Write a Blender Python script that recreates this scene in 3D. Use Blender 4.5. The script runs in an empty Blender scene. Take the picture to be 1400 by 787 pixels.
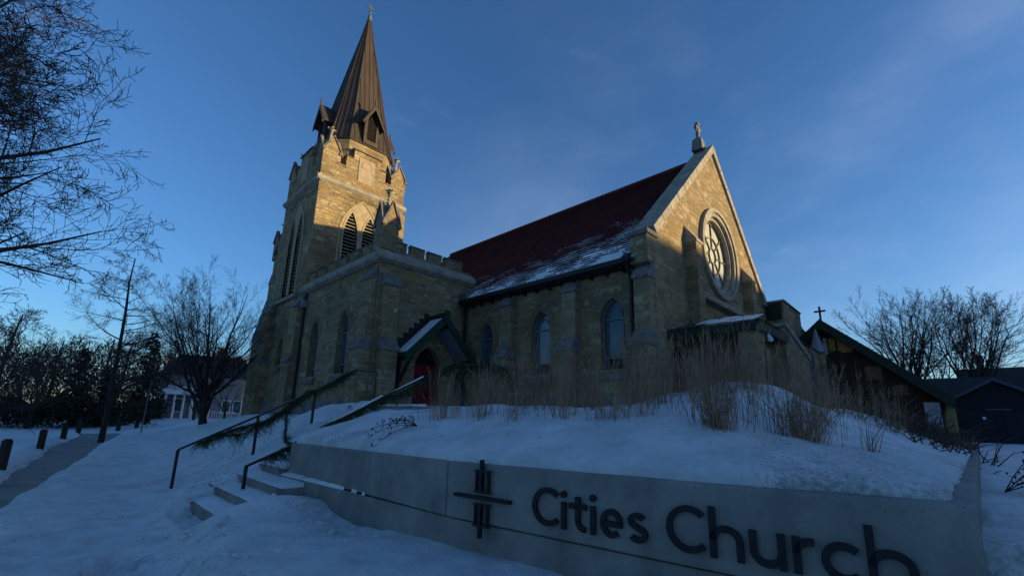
import bpy, math, random
from math import sin, cos, pi, exp, sqrt, radians, hypot, atan2, floor
from mathutils import Vector, Matrix, noise
from mathutils.geometry import tessellate_polygon

S = bpy.context.scene
COL = S.collection

# ------------------------------------------------------------------ camera
def make_camera():
    yaw, pitch, roll = radians(45.168), radians(12.459), radians(1.565)
    cy, sy, cp, sp = cos(yaw), sin(yaw), cos(pitch), sin(pitch)
    f = Vector((sy*cp, cy*cp, sp)); r = Vector((cy, -sy, 0)); u = r.cross(f)
    r2 = cos(roll)*r + sin(roll)*u
    u2 = -sin(roll)*r + cos(roll)*u
    cam = bpy.data.cameras.new('camera')
    cam.sensor_width = 36; cam.lens = 610.2/1400*36
    cam.shift_y = (440.3-393.5)/1400
    cam.clip_start = .05; cam.clip_end = 3000
    o = bpy.data.objects.new('camera', cam); COL.objects.link(o)
    m = Matrix(((r2.x, u2.x, -f.x, 0), (r2.y, u2.y, -f.y, 0), (r2.z, u2.z, -f.z, 1.6), (0, 0, 0, 1)))
    o.matrix_world = m
    S.camera = o
make_camera()

# ------------------------------------------------------------------ sky, sun, exposure
SUN_EL, SUN_AZ = radians(5.6), radians(143.5)          # azimuth clockwise from +Y
w = bpy.data.worlds.new('World'); S.world = w; w.use_nodes = True
nt = w.node_tree; N = nt.nodes; Lk = nt.links
sk = N.new('ShaderNodeTexSky'); sk.sky_type = 'NISHITA'; sk.sun_disc = False
sk.sun_elevation = SUN_EL; sk.sun_rotation = SUN_AZ
sk.air_density = 1.0; sk.dust_density = 0.7; sk.ozone_density = 3.6
bal = N.new('ShaderNodeMix'); bal.data_type = 'RGBA'; bal.blend_type = 'MULTIPLY'; bal.inputs[0].default_value = 1
bal.inputs[7].default_value = (.98, 1.12, 1.30, 1)
Lk.new(sk.outputs[0], bal.inputs[6])
tc = N.new('ShaderNodeTexCoord')
def sky_noise(scale, rot, sc, det, lo, hi):
    mp = N.new('ShaderNodeMapping'); mp.inputs['Scale'].default_value = scale; mp.inputs['Rotation'].default_value = rot
    Lk.new(tc.outputs['Generated'], mp.inputs[0])
    nz = N.new('ShaderNodeTexNoise'); nz.inputs['Scale'].default_value = sc; nz.inputs['Detail'].default_value = det; nz.inputs['Roughness'].default_value = .55
    Lk.new(mp.outputs[0], nz.inputs['Vector'])
    mr = N.new('ShaderNodeMapRange'); mr.interpolation_type = 'SMOOTHSTEP'; mr.inputs[1].default_value = lo; mr.inputs[2].default_value = hi
    Lk.new(nz.outputs['Fac'], mr.inputs[0]); return mr.outputs[0]
def sky_math(op, a, b):
    q = N.new('ShaderNodeMath'); q.operation = op
    for i, v in enumerate((a, b)):
        if isinstance(v, (int, float)): q.inputs[i].default_value = v
        else: Lk.new(v, q.inputs[i])
    return q.outputs[0]
veil = sky_noise((.8, 1.3, 2.2), (.1, .2, .4), 1.1, 5, .38, .72)        # broad thin veil, thicker to the east
wisp = sky_noise((1.5, 3.0, 6.5), (.15, .2, .9), 1.5, 7, .60, .95)
sx_ = N.new('ShaderNodeSeparateXYZ'); Lk.new(tc.outputs['Generated'], sx_.inputs[0])
east = N.new('ShaderNodeMapRange'); east.interpolation_type = 'SMOOTHSTEP'; east.inputs[1].default_value = .35; east.inputs[2].default_value = .95; Lk.new(sx_.outputs[0], east.inputs[0])
fac = sky_math('ADD', sky_math('MULTIPLY', sky_math('MULTIPLY', veil, east.outputs[0]), .26), sky_math('MULTIPLY', wisp, .20))
cl = N.new('ShaderNodeMix'); cl.data_type = 'RGBA'
cl.inputs[7].default_value = (3.4, 3.9, 5.0, 1)
Lk.new(fac, cl.inputs[0]); Lk.new(bal.outputs[2], cl.inputs[6])
bg = N['Background']; bg.inputs[1].default_value = 0.15
Lk.new(cl.outputs[2], bg.inputs[0])

sl = bpy.data.lights.new('sun', 'SUN'); sl.energy = 5.0; sl.angle = radians(.55); sl.color = (1.0, .79, .40)
so = bpy.data.objects.new('sun', sl); COL.objects.link(so)
sd = Vector((sin(SUN_AZ)*cos(SUN_EL), cos(SUN_AZ)*cos(SUN_EL), sin(SUN_EL)))
so.rotation_euler = sd.to_track_quat('Z', 'Y').to_euler(); so.location = (40, -50, 40)
vs = S.view_settings; vs.view_transform = 'Standard'; vs.look = 'None'; vs.gamma = 1; vs.use_curve_mapping = False
vs.exposure = 0.55
S.cycles.max_bounces = 5; S.cycles.diffuse_bounces = 3

# ------------------------------------------------------------------ materials
def mat(name, color, rough=.8, metal=0, var=0.0, vscale=3, bump=0, bscale=20, color2=None, spec=.3, coords='Object', stretch=(1, 1, 1)):
    m = bpy.data.materials.new(name); m.use_nodes = True
    n = m.node_tree.nodes; l = m.node_tree.links
    b = n['Principled BSDF']; b.inputs['Base Color'].default_value = (*color, 1)
    b.inputs['Roughness'].default_value = rough; b.inputs['Metallic'].default_value = metal
    b.inputs['Specular IOR Level'].default_value = spec
    t = n.new('ShaderNodeTexCoord'); mp = n.new('ShaderNodeMapping'); mp.inputs['Scale'].default_value = stretch
    l.new(t.outputs[coords], mp.inputs[0])
    if var or color2:
        z = n.new('ShaderNodeTexNoise'); z.inputs['Scale'].default_value = vscale; z.inputs['Detail'].default_value = 8; z.inputs['Roughness'].default_value = .65
        l.new(mp.outputs[0], z.inputs['Vector'])
        r = n.new('ShaderNodeValToRGB')
        c2 = color2 or tuple(c*(1+var) for c in color)
        c1 = color if color2 else tuple(c*(1-var) for c in color)
        r.color_ramp.elements[0].position = .36; r.color_ramp.elements[1].position = .64
        r.color_ramp.elements[0].color = (*c1, 1); r.color_ramp.elements[1].color = (*c2, 1)
        l.new(z.outputs['Fac'], r.inputs[0]); l.new(r.outputs[0], b.inputs['Base Color'])
    if bump:
        z = n.new('ShaderNodeTexNoise'); z.inputs['Scale'].default_value = bscale; z.inputs['Detail'].default_value = 6
        l.new(mp.outputs[0], z.inputs['Vector'])
        bp = n.new('ShaderNodeBump'); bp.inputs['Distance'].default_value = bump; bp.inputs['Strength'].default_value = 1
        l.new(z.outputs['Fac'], bp.inputs['Height']); l.new(bp.outputs[0], b.inputs['Normal'])
    return m

def math_node(n, l, op, a, b=None, clamp=False):
    q = n.new('ShaderNodeMath'); q.operation = op; q.use_clamp = clamp
    for i, v in enumerate((a, b)):
        if v is None: continue
        if isinstance(v, (int, float)): q.inputs[i].default_value = v
        else: l.new(v, q.inputs[i])
    return q.outputs[0]

def stone_mat(name, tones, bw=.46, rh=.17, mortar=(.20, .18, .15)):
    """coursed rubble limestone: courses of uneven height, two sizes of block, each stone its own tone"""
    m = bpy.data.materials.new(name); m.use_nodes = True
    n = m.node_tree.nodes; l = m.node_tree.links; b = n['Principled BSDF']
    b.inputs['Roughness'].default_value = .9; b.inputs['Specular IOR Level'].default_value = .15
    t = n.new('ShaderNodeTexCoord'); s = n.new('ShaderNodeSeparateXYZ'); l.new(t.outputs['UV'], s.inputs[0])
    u, v = s.outputs[0], s.outputs[1]
    # uneven course heights and slightly wandering joints
    nv = n.new('ShaderNodeTexNoise'); nv.noise_dimensions = '1D'; nv.inputs['Scale'].default_value = 2.3; l.new(v, nv.inputs['W'])
    v2 = math_node(n, l, 'ADD', v, math_node(n, l, 'MULTIPLY', math_node(n, l, 'SUBTRACT', nv.outputs['Fac'], .5), .34))
    wn = n.new('ShaderNodeTexNoise'); wn.inputs['Scale'].default_value = 5; l.new(t.outputs['UV'], wn.inputs['Vector'])
    v2 = math_node(n, l, 'ADD', v2, math_node(n, l, 'MULTIPLY', math_node(n, l, 'SUBTRACT', wn.outputs['Fac'], .5), .06))
    nu = n.new('ShaderNodeTexNoise'); nu.noise_dimensions = '2D'; nu.inputs['Scale'].default_value = 1.7; l.new(t.outputs['UV'], nu.inputs['Vector'])
    u2 = math_node(n, l, 'ADD', u, math_node(n, l, 'MULTIPLY', math_node(n, l, 'SUBTRACT', nu.outputs['Fac'], .5), .5))
    cb = n.new('ShaderNodeCombineXYZ'); l.new(u2, cb.inputs[0]); l.new(v2, cb.inputs[1])
    def brick(w_, h_, off):
        k = n.new('ShaderNodeTexBrick'); k.offset = off; k.inputs['Scale'].default_value = 1
        k.inputs['Brick Width'].default_value = w_; k.inputs['Row Height'].default_value = h_
        k.inputs['Mortar Size'].default_value = .013; k.inputs['Mortar Smooth'].default_value = .3
        k.inputs['Color1'].default_value = (0, 0, 0, 1); k.inputs['Color2'].default_value = (1, 1, 1, 1)
        k.inputs['Mortar'].default_value = (.5, .5, .5, 1); k.inputs['Bias'].default_value = 0
        l.new(cb.outputs[0], k.inputs['Vector']); return k
    k1 = brick(bw, rh, .5); k2 = brick(bw*1.7, rh*2, .37)
    big = math_node(n, l, 'GREATER_THAN', k2.outputs['Color'], .66)
    mc = n.new('ShaderNodeMix'); mc.data_type = 'RGBA'; l.new(big, mc.inputs[0]); l.new(k1.outputs['Color'], mc.inputs[6]); l.new(k2.outputs['Color'], mc.inputs[7])
    mf = n.new('ShaderNodeMix'); mf.data_type = 'FLOAT'; l.new(big, mf.inputs[0]); l.new(k1.outputs['Fac'], mf.inputs[2]); l.new(k2.outputs['Fac'], mf.inputs[3])
    # tone per stone: the random value folded to decorrelate the big ones
    fr = math_node(n, l, 'FRACT', math_node(n, l, 'MULTIPLY', mc.outputs[2], 3.7))
    r = n.new('ShaderNodeValToRGB'); r.color_ramp.interpolation = 'LINEAR'
    e = r.color_ramp.elements
    while len(e) < len(tones): e.new(.5)
    for i, c in enumerate(tones): e[i].position = i/(len(tones)-1); e[i].color = (*c, 1)
    l.new(fr, r.inputs[0])
    # broad weather staining and fine grain
    st = n.new('ShaderNodeTexNoise'); st.inputs['Scale'].default_value = .55; st.inputs['Detail'].default_value = 5; l.new(t.outputs['Object'], st.inputs['Vector'])
    sr = n.new('ShaderNodeMapRange'); sr.inputs[1].default_value = .3; sr.inputs[2].default_value = .7; sr.inputs[3].default_value = .72; sr.inputs[4].default_value = 1.2; l.new(st.outputs['Fac'], sr.inputs[0])
    gr = n.new('ShaderNodeTexNoise'); gr.inputs['Scale'].default_value = 9; gr.inputs['Detail'].default_value = 8; gr.inputs['Roughness'].default_value = .7; l.new(t.outputs['Object'], gr.inputs['Vector'])
    gm = n.new('ShaderNodeMapRange'); gm.inputs[1].default_value = .25; gm.inputs[2].default_value = .75; gm.inputs[3].default_value = .7; gm.inputs[4].default_value = 1.3; l.new(gr.outputs['Fac'], gm.inputs[0])
    f = math_node(n, l, 'MULTIPLY', sr.outputs[0], gm.outputs[0])
    mm = n.new('ShaderNodeMix'); mm.data_type = 'RGBA'; l.new(mf.outputs[0], mm.inputs[0]); l.new(r.outputs[0], mm.inputs[6]); mm.inputs[7].default_value = (*mortar, 1)
    vm = n.new('ShaderNodeVectorMath'); vm.operation = 'SCALE'; l.new(mm.outputs[2], vm.inputs[0]); l.new(f, vm.inputs['Scale'])
    l.new(vm.outputs[0], b.inputs['Base Color'])
    h = math_node(n, l, 'SUBTRACT', math_node(n, l, 'MULTIPLY', gr.outputs['Fac'], .9), mf.outputs[0])
    h = math_node(n, l, 'ADD', h, math_node(n, l, 'MULTIPLY', fr, .5))
    bp = n.new('ShaderNodeBump'); bp.inputs['Distance'].default_value = .034; bp.inputs['Strength'].default_value = 1
    l.new(h, bp.inputs['Height']); l.new(bp.outputs[0], b.inputs['Normal'])
    return m

TONES = [(.33, .228, .112), (.235, .157, .074), (.365, .262, .14), (.195, .137, .074), (.31, .207, .092), (.27, .20, .12), (.42, .312, .176)]
M_STONE = stone_mat('coursed_limestone', TONES, .29, .145)
M_STONE2 = stone_mat('weathered_limestone', [tuple(c*.86 for c in t) for t in TONES], .27, .135)
M_TRIM = mat('dressed_limestone', (.30, .255, .20), .85, var=.28, vscale=2.5, bump=.006, bscale=30)
M_TRIMW = mat('warm_dressed_limestone', (.34, .255, .165), .85, var=.18, vscale=3, bump=.005, bscale=30)
M_CAP = mat('sooty_coping_stone', (.17, .148, .135), .9, var=.35, vscale=3, bump=.01, bscale=25)
M_CONC = mat('cast_concrete', (.23, .217, .20), .8, var=.22, vscale=1.6, bump=.004, bscale=45)
def streak(m, amt=.35):
    n = m.node_tree.nodes; l = m.node_tree.links; b = n['Principled BSDF']
    src = b.inputs['Base Color'].links[0].from_socket
    t = n.new('ShaderNodeTexCoord'); mp = n.new('ShaderNodeMapping'); mp.inputs['Scale'].default_value = (4, 4, .6); l.new(t.outputs['Object'], mp.inputs[0])
    z = n.new('ShaderNodeTexNoise'); z.inputs['Scale'].default_value = 1; z.inputs['Detail'].default_value = 6; l.new(mp.outputs[0], z.inputs['Vector'])
    mr = n.new('ShaderNodeMapRange'); mr.inputs[1].default_value = .42; mr.inputs[2].default_value = .68; mr.inputs[3].default_value = 1.06; mr.inputs[4].default_value = 1-amt; l.new(z.outputs['Fac'], mr.inputs[0])
    p = n.new('ShaderNodeTexNoise'); p.inputs['Scale'].default_value = 70; p.inputs['Detail'].default_value = 2; l.new(t.outputs['Object'], p.inputs['Vector'])
    pr = n.new('ShaderNodeMapRange'); pr.inputs[1].default_value = .66; pr.inputs[2].default_value = .72; pr.inputs[3].default_value = 1; pr.inputs[4].default_value = .55; l.new(p.outputs['Fac'], pr.inputs[0])
    v = n.new('ShaderNodeVectorMath'); v.operation = 'SCALE'; l.new(src, v.inputs[0]); l.new(math_node(n, l, 'MULTIPLY', mr.outputs[0], pr.outputs[0]), v.inputs['Scale']); l.new(v.outputs[0], b.inputs['Base Color'])
streak(M_CONC, .13)
M_METAL = mat('spire_copper_brown', (.062, .043, .033), .6, metal=.2, var=.2, vscale=1.4, bump=.004, bscale=6, stretch=(1, 1, .25))
M_METALD = mat('spire_trim_brown', (.055, .038, .030), .6, metal=.2, var=.25, vscale=4)
M_BRONZE = mat('green_bronze', (.12, .17, .12), .6, metal=.3, var=.2)
M_LOUV = mat('louvre_green_wood', (.19, .19, .12), .7, var=.25, vscale=6)
M_DARK = mat('dark_interior', (.006, .006, .007), .9)
M_BLACK = mat('black_letter_metal', (.010, .011, .014), .55, spec=.3)
M_RAIL = mat('black_painted_steel', (.012, .011, .012), .35, spec=.4, var=.3, vscale=20)
M_GREEN = mat('dark_green_paint', (.010, .045, .026), .5, var=.2, vscale=5)
M_GREEN2 = mat('blackish_green_paint', (.010, .020, .014), .6, var=.25, vscale=4)
M_GUT = mat('gutter_black_metal', (.014, .014, .016), .5, var=.2)
M_RED = mat('red_door_paint', (.19, .004, .014), .5, var=.12, vscale=6)
M_GLASS = mat('window_glass', (.05, .085, .10), .12, spec=.6, var=.4, vscale=2.5)
M_FRAME = mat('window_frame_paint', (.13, .16, .17), .6, var=.15)
M_ROSE = mat('rose_glazing', (.38, .37, .34), .45, var=.12, vscale=2)
M_LEAD = mat('rose_tracery', (.16, .15, .10), .6)
M_WHITE = mat('white_paint', (.62, .63, .64), .6, var=.08)
M_SIDING = mat('grey_siding', (.17, .18, .20), .7, var=.1)
M_SHING = mat('dark_shingle', (.035, .031, .031), .9, var=.3, vscale=3, bump=.01, bscale=30)
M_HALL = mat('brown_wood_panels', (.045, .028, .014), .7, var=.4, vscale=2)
M_AMBER = mat('amber_glass', (.42, .22, .035), .3, var=.3, vscale=3)
M_WARMLIT = mat('painted_warm_light', (.30, .23, .11), .7)  # warm sunlight on the hall's corner post, put into its base colour
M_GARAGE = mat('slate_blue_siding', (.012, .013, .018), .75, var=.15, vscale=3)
M_BARK = mat('dark_bark', (.040, .030, .026), .95, var=.4, vscale=8, bump=.01, bscale=14, stretch=(1, 1, .2))
M_TWIG = mat('brown_twigs', (.055, .036, .030), .9, var=.2)
M_TWIG2 = mat('reddish_twigs', (.10, .062, .050), .9, var=.2)
M_CONI = mat('conifer_needles', (.016, .024, .012), .85, var=.4, vscale=3)
M_CEDAR = mat('cedar_garland', (.030, .046, .016), .7, var=.5, vscale=9)
M_GRASS = mat('dry_grass_stems', (.15, .082, .048), .85, color2=(.43, .265, .165), vscale=2.2)
M_WEED = mat('dark_dead_weed', (.035, .022, .018), .9)
M_BRICK = mat('far_brick', (.12, .07, .05), .9, var=.2)
M_LAMP = mat('lamp_housing', (.62, .66, .72), .4)

def snow_mat(name, dirt=.0, bumpd=.03):
    m = bpy.data.materials.new(name); m.use_nodes = True
    n = m.node_tree.nodes; l = m.node_tree.links; b = n['Principled BSDF']
    b.inputs['Roughness'].default_value = .55; b.inputs['Specular IOR Level'].default_value = .25
    t = n.new('ShaderNodeTexCoord')
    def noise_(sc, det, ro=.6):
        z = n.new('ShaderNodeTexNoise'); z.inputs['Scale'].default_value = sc; z.inputs['Detail'].default_value = det; z.inputs['Roughness'].default_value = ro
        l.new(t.outputs['Object'], z.inputs['Vector']); return z.outputs['Fac']
    a = noise_(2.3, 9); c = noise_(26, 6, .7); d = noise_(.45, 6)
    r = n.new('ShaderNodeValToRGB'); r.color_ramp.elements[0].color = (.66, .665, .67, 1); r.color_ramp.elements[1].color = (.82, .825, .83, 1)
    r.color_ramp.elements[0].position = .35; r.color_ramp.elements[1].position = .6; l.new(a, r.inputs[0])
    dr = n.new('ShaderNodeValToRGB'); dr.color_ramp.elements[0].position = .66; dr.color_ramp.elements[1].position = .80
    dr.color_ramp.elements[0].color = (0, 0, 0, 1); dr.color_ramp.elements[1].color = (1, 1, 1, 1)
    l.new(math_node(n, l, 'ADD', math_node(n, l, 'MULTIPLY', c, .55), math_node(n, l, 'MULTIPLY', d, .5+dirt)), dr.inputs[0])
    mx = n.new('ShaderNodeMix'); mx.data_type = 'RGBA'; l.new(math_node(n, l, 'MULTIPLY', dr.outputs[0], .75), mx.inputs[0])
    l.new(r.outputs[0], mx.inputs[6]); mx.inputs[7].default_value = (.22, .19, .16, 1)
    l.new(mx.outputs[2], b.inputs['Base Color'])
    v_ = n.new('ShaderNodeTexVoronoi'); v_.inputs['Scale'].default_value = 7; v_.inputs['Randomness'].default_value = 1; l.new(t.outputs['Object'], v_.inputs['Vector'])
    e_ = noise_(9, 8, .75)
    hh = math_node(n, l, 'ADD', math_node(n, l, 'ADD', a, math_node(n, l, 'MULTIPLY', c, .22)), math_node(n, l, 'ADD', math_node(n, l, 'MULTIPLY', v_.outputs['Distance'], .12), math_node(n, l, 'MULTIPLY', e_, .45)))
    bp = n.new('ShaderNodeBump'); bp.inputs['Distance'].default_value = bumpd; bp.inputs['Strength'].default_value = 1
    l.new(hh, bp.inputs['Height']); l.new(bp.outputs[0], b.inputs['Normal'])
    return m
M_SNOW = snow_mat('snow', .16, .09)
M_SNOW2 = snow_mat('clean_snow', -.2, .02)

def tile_mat():
    m = bpy.data.materials.new('red_clay_roof_tiles_with_snow'); m.use_nodes = True
    n = m.node_tree.nodes; l = m.node_tree.links; b = n['Principled BSDF']
    b.inputs['Roughness'].default_value = .75; b.inputs['Specular IOR Level'].default_value = .25
    t = n.new('ShaderNodeTexCoord'); s = n.new('ShaderNodeSeparateXYZ'); l.new(t.outputs['UV'], s.inputs[0])
    u, v = s.outputs[0], s.outputs[1]
    k = n.new('ShaderNodeTexBrick'); k.inputs['Scale'].default_value = 1; k.inputs['Brick Width'].default_value = .24; k.inputs['Row Height'].default_value = .2
    k.inputs['Mortar Size'].default_value = .012; k.inputs['Color1'].default_value = (.14, .013, .011, 1); k.inputs['Color2'].default_value = (.26, .028, .021, 1); k.inputs['Mortar'].default_value = (.018, .005, .004, 1)
    l.new(t.outputs['UV'], k.inputs['Vector'])
    z = n.new('ShaderNodeTexNoise'); z.noise_dimensions = '2D'; z.inputs['Scale'].default_value = 1; z.inputs['Detail'].default_value = 6; z.inputs['Roughness'].default_value = .6
    cb = n.new('ShaderNodeCombineXYZ'); l.new(math_node(n, l, 'MULTIPLY', u, .9), cb.inputs[0]); l.new(math_node(n, l, 'MULTIPLY', v, 1.5), cb.inputs[1]); l.new(cb.outputs[0], z.inputs['Vector'])
    # snow clings to the lower courses, reaching higher near the gable (small u)
    lim = n.new('ShaderNodeMapRange'); l.new(u, lim.inputs[0]); lim.inputs[1].default_value = 7; lim.inputs[2].default_value = 14; lim.inputs[3].default_value = 2.9; lim.inputs[4].default_value = 1.45
    hgt = math_node(n, l, 'SUBTRACT', 1.0, math_node(n, l, 'DIVIDE', v, lim.outputs[0]))
    hc = n.new('ShaderNodeMapRange'); l.new(hgt, hc.inputs[0]); hc.inputs[1].default_value = -1.2; hc.inputs[2].default_value = 1; hc.inputs[3].default_value = -.44; hc.inputs[4].default_value = .70
    fr = math_node(n, l, 'FRACT', math_node(n, l, 'DIVIDE', v, .2))
    a = math_node(n, l, 'ADD', math_node(n, l, 'MULTIPLY', math_node(n, l, 'SUBTRACT', z.outputs['Fac'], .5), 1.9), hc.outputs[0])
    a = math_node(n, l, 'SUBTRACT', a, math_node(n, l, 'MULTIPLY', math_node(n, l, 'SUBTRACT', .95, fr), .68))
    z3 = n.new('ShaderNodeTexNoise'); z3.noise_dimensions = '2D'; z3.inputs['Scale'].default_value = 9; z3.inputs['Detail'].default_value = 3; l.new(t.outputs['UV'], z3.inputs['Vector'])
    a = math_node(n, l, 'ADD', a, math_node(n, l, 'MULTIPLY', math_node(n, l, 'SUBTRACT', z3.outputs['Fac'], .5), .5))
    msk = n.new('ShaderNodeMapRange'); msk.interpolation_type = 'SMOOTHSTEP'; msk.inputs[1].default_value = -.04; msk.inputs[2].default_value = .05; l.new(a, msk.inputs[0])
    z2 = n.new('ShaderNodeTexNoise'); z2.inputs['Scale'].default_value = 1.3; z2.inputs['Detail'].default_value = 6; l.new(t.outputs['Object'], z2.inputs['Vector'])
    vm = n.new('ShaderNodeVectorMath'); vm.operation = 'SCALE'; l.new(k.outputs['Color'], vm.inputs[0])
    mr = n.new('ShaderNodeMapRange'); mr.inputs[1].default_value = .3; mr.inputs[2].default_value = .7; mr.inputs[3].default_value = .6; mr.inputs[4].default_value = 1.35; l.new(z2.outputs['Fac'], mr.inputs[0]); l.new(mr.outputs[0], vm.inputs['Scale'])
    mx = n.new('ShaderNodeMix'); mx.data_type = 'RGBA'; l.new(msk.outputs[0], mx.inputs[0]); l.new(vm.outputs[0], mx.inputs[6]); mx.inputs[7].default_value = (.8, .82, .84, 1)
    l.new(mx.outputs[2], b.inputs['Base Color'])
    bp = n.new('ShaderNodeBump'); bp.inputs['Distance'].default_value = .02; l.new(math_node(n, l, 'ADD', msk.outputs[0], math_node(n, l, 'MULTIPLY', k.outputs['Fac'], -.5)), bp.inputs['Height']); l.new(bp.outputs[0], b.inputs['Normal'])
    return m
M_TILE = tile_mat()

# ------------------------------------------------------------------ mesh builder
class MB:
    def __init__(s): s.v = []; s.f = []; s.uv = []
    def face(s, pts, uv=None):
        i = len(s.v); s.v += [tuple(p) for p in pts]; s.f.append(tuple(range(i, i+len(pts)))); s.uv.append(uv)
    def add(s, vs, fs):
        i = len(s.v); s.v += [tuple(p) for p in vs]
        for f in fs: s.f.append(tuple(i+k for k in f)); s.uv.append(None)
    def box(s, x0, x1, y0, y1, z0, z1):
        vs = [(x, y, z) for z in (z0, z1) for y in (y0, y1) for x in (x0, x1)]
        s.add(vs, [(0, 2, 3, 1), (4, 5, 7, 6), (0, 1, 5, 4), (2, 6, 7, 3), (0, 4, 6, 2), (1, 3, 7, 5)])
    def hexa(s, b, t):          # b, t: four points each
        s.add(list(b)+list(t), [(3, 2, 1, 0), (4, 5, 6, 7), (0, 1, 5, 4), (1, 2, 6, 5), (2, 3, 7, 6), (3, 0, 4, 7)])
    def prism(s, poly, a, b):   # poly of 3D points, extruded by vectors a..b
        n = len(poly); A = [Vector(p)+Vector(a) for p in poly]; B = [Vector(p)+Vector(b) for p in poly]
        tri = tessellate_polygon([[Vector(p) for p in poly]])
        s.add(A+B, [tuple(t) for t in tri]+[tuple(n+k for k in reversed(t)) for t in tri]+[(i, (i+1) % n, n+(i+1) % n, n+i) for i in range(n)])
    def tube(s, pts, rad, k=6, caps=True):
        pts = [Vector(p) for p in pts]
        if not hasattr(rad, '__len__'): rad = [rad]*len(pts)
        i0 = len(s.v); n = len(pts); up = Vector((.13, .21, .97))
        for i, p in enumerate(pts):
            d = (pts[min(i+1, n-1)]-pts[max(i-1, 0)])
            if d.length < 1e-6: d = Vector((0, 0, 1))
            d.normalize()
            a = d.cross(up)
            if a.length < .05: a = d.cross(Vector((1, 0, 0)))
            a.normalize(); b = d.cross(a)
            for j in range(k):
                t = 2*pi*j/k; q = p+(a*cos(t)+b*sin(t))*rad[i]; s.v.append((q.x, q.y, q.z))
        for i in range(n-1):
            for j in range(k):
                s.f.append((i0+i*k+j, i0+i*k+(j+1) % k, i0+(i+1)*k+(j+1) % k, i0+(i+1)*k+j)); s.uv.append(None)
        if caps:
            s.f.append(tuple(i0+j for j in range(k))[::-1]); s.uv.append(None)
            s.f.append(tuple(i0+(n-1)*k+j for j in range(k))); s.uv.append(None)
    def bar(s, a, b, w, h=None):   # square bar
        h = h or w; a = Vector(a); b = Vector(b); d = (b-a).normalized()
        x = d.cross(Vector((0, 0, 1)));  x = x.normalized() if x.length > .05 else Vector((1, 0, 0))
        y = d.cross(x)
        o = [x*w/2+y*h/2, -x*w/2+y*h/2, -x*w/2-y*h/2, x*w/2-y*h/2]
        s.hexa([a+q for q in o], [b+q for q in o])
    def build(s, name, m, parent=None, smooth=False, uvmode='box', bevel=0):
        me = bpy.data.meshes.new(name); me.from_pydata(s.v, [], s.f); me.update()
        if uvmode:
            ul = me.uv_layers.new(name='UVMap')
            vs = me.vertices; data = [0.0]*(2*len(me.loops))
            for p in me.polygons:
                ex = s.uv[p.index] if p.index < len(s.uv) else None
                nn = p.normal
                if ex is None and abs(nn.z) < .8:
                    tx, ty = -nn.y, nn.x; q = hypot(tx, ty) or 1; tx /= q; ty /= q
                    if abs(tx) > abs(ty):
                        if tx < 0: tx, ty = -tx, -ty
                    elif ty < 0: tx, ty = -tx, -ty
                for c, li in enumerate(p.loop_indices):
                    if ex is not None: a, b = ex[c]
                    else:
                        co = vs[me.loops[li].vertex_index].co
                        if abs(nn.z) >= .8: a, b = co.x, co.y
                        else: a, b = co.x*tx+co.y*ty, co.z
                    data[2*li] = a; data[2*li+1] = b
            ul.data.foreach_set('uv', data)
        if smooth: me.polygons.foreach_set('use_smooth', [True]*len(me.polygons))
        me.materials.append(m)
        o = bpy.data.objects.new(name, me); COL.objects.link(o)
        if bevel:
            bv = o.modifiers.new('bevel', 'BEVEL'); bv.width = bevel; bv.segments = 2; bv.limit_method = 'ANGLE'
        if parent is not None:
            o.parent = parent; o.matrix_parent_inverse = parent.matrix_world.inverted() if False else Matrix.Translation(-parent.location)
        return o

def tag(o, label, cat, group=None, kind=None):
    if label: o['label'] = label
    if cat: o['category'] = cat
    if group: o['group'] = group
    if kind: o['kind'] = kind
    return o
def thing(name, label, cat, loc=(0, 0, 0), group=None):
    o = bpy.data.objects.new(name, None); o.empty_display_size = .3; COL.objects.link(o); o.location = loc
    return tag(o, label, cat, group)
def part(mb, name, m, parent, label=None, **kw):
    o = mb.build(name, m, parent, **kw)
    if label: o['label'] = label
    return o
def sub(mb, name, m, part_obj, **kw):           # parent is a part mesh whose local frame is its thing's frame
    o = mb.build(name, m, None, **kw); o.parent = part_obj; o.matrix_parent_inverse = Matrix.Identity(4)
    return o
def kids(o): return [c for c in bpy.data.objects if c.parent == o]
def copy_tree(src, loc, rz, sc=1, label=None, group=None):
    r = src.copy(); COL.objects.link(r); r.location = loc; r.rotation_euler = (0, 0, rz); r.scale = (sc, sc, sc)
    if label: r['label'] = label
    if group: r['group'] = group
    for c in kids(src):
        d = c.copy(); COL.objects.link(d); d.parent = r
    return r

def sm(a, b, x):
    t = min(1, max(0, (x-a)/(b-a))); return t*t*(3-2*t)
def interp(x, xs, zs):
    if x <= xs[0]: return zs[0]
    for i in range(1, len(xs)):
        if x <= xs[i]:
            t = (x-xs[i-1])/(xs[i]-xs[i-1]); t = t*t*(3-2*t)*.5+t*.5; return zs[i-1]+(zs[i]-zs[i-1])*t
    return zs[-1]
def fbm(x, y, s=1, o=3, z=0): 
    return noise.fractal(Vector((x*s, y*s, z)), 1.0, 2.0, o)

# ------------------------------------------------------------------ sign wall plan
def wall_x(y): return 3.1 if y >= 4 else 3.1+.134*(4-y)
RET_D = -.017
def ret_y(x): return .007+RET_D*(x-3.63)
STEP0, TREAD, RISE, NST = 1.88, .37, .17, 11
def stair_top(x): return 0 if x < STEP0 else min(NST, floor((x-STEP0)/TREAD)+1)*RISE

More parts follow.
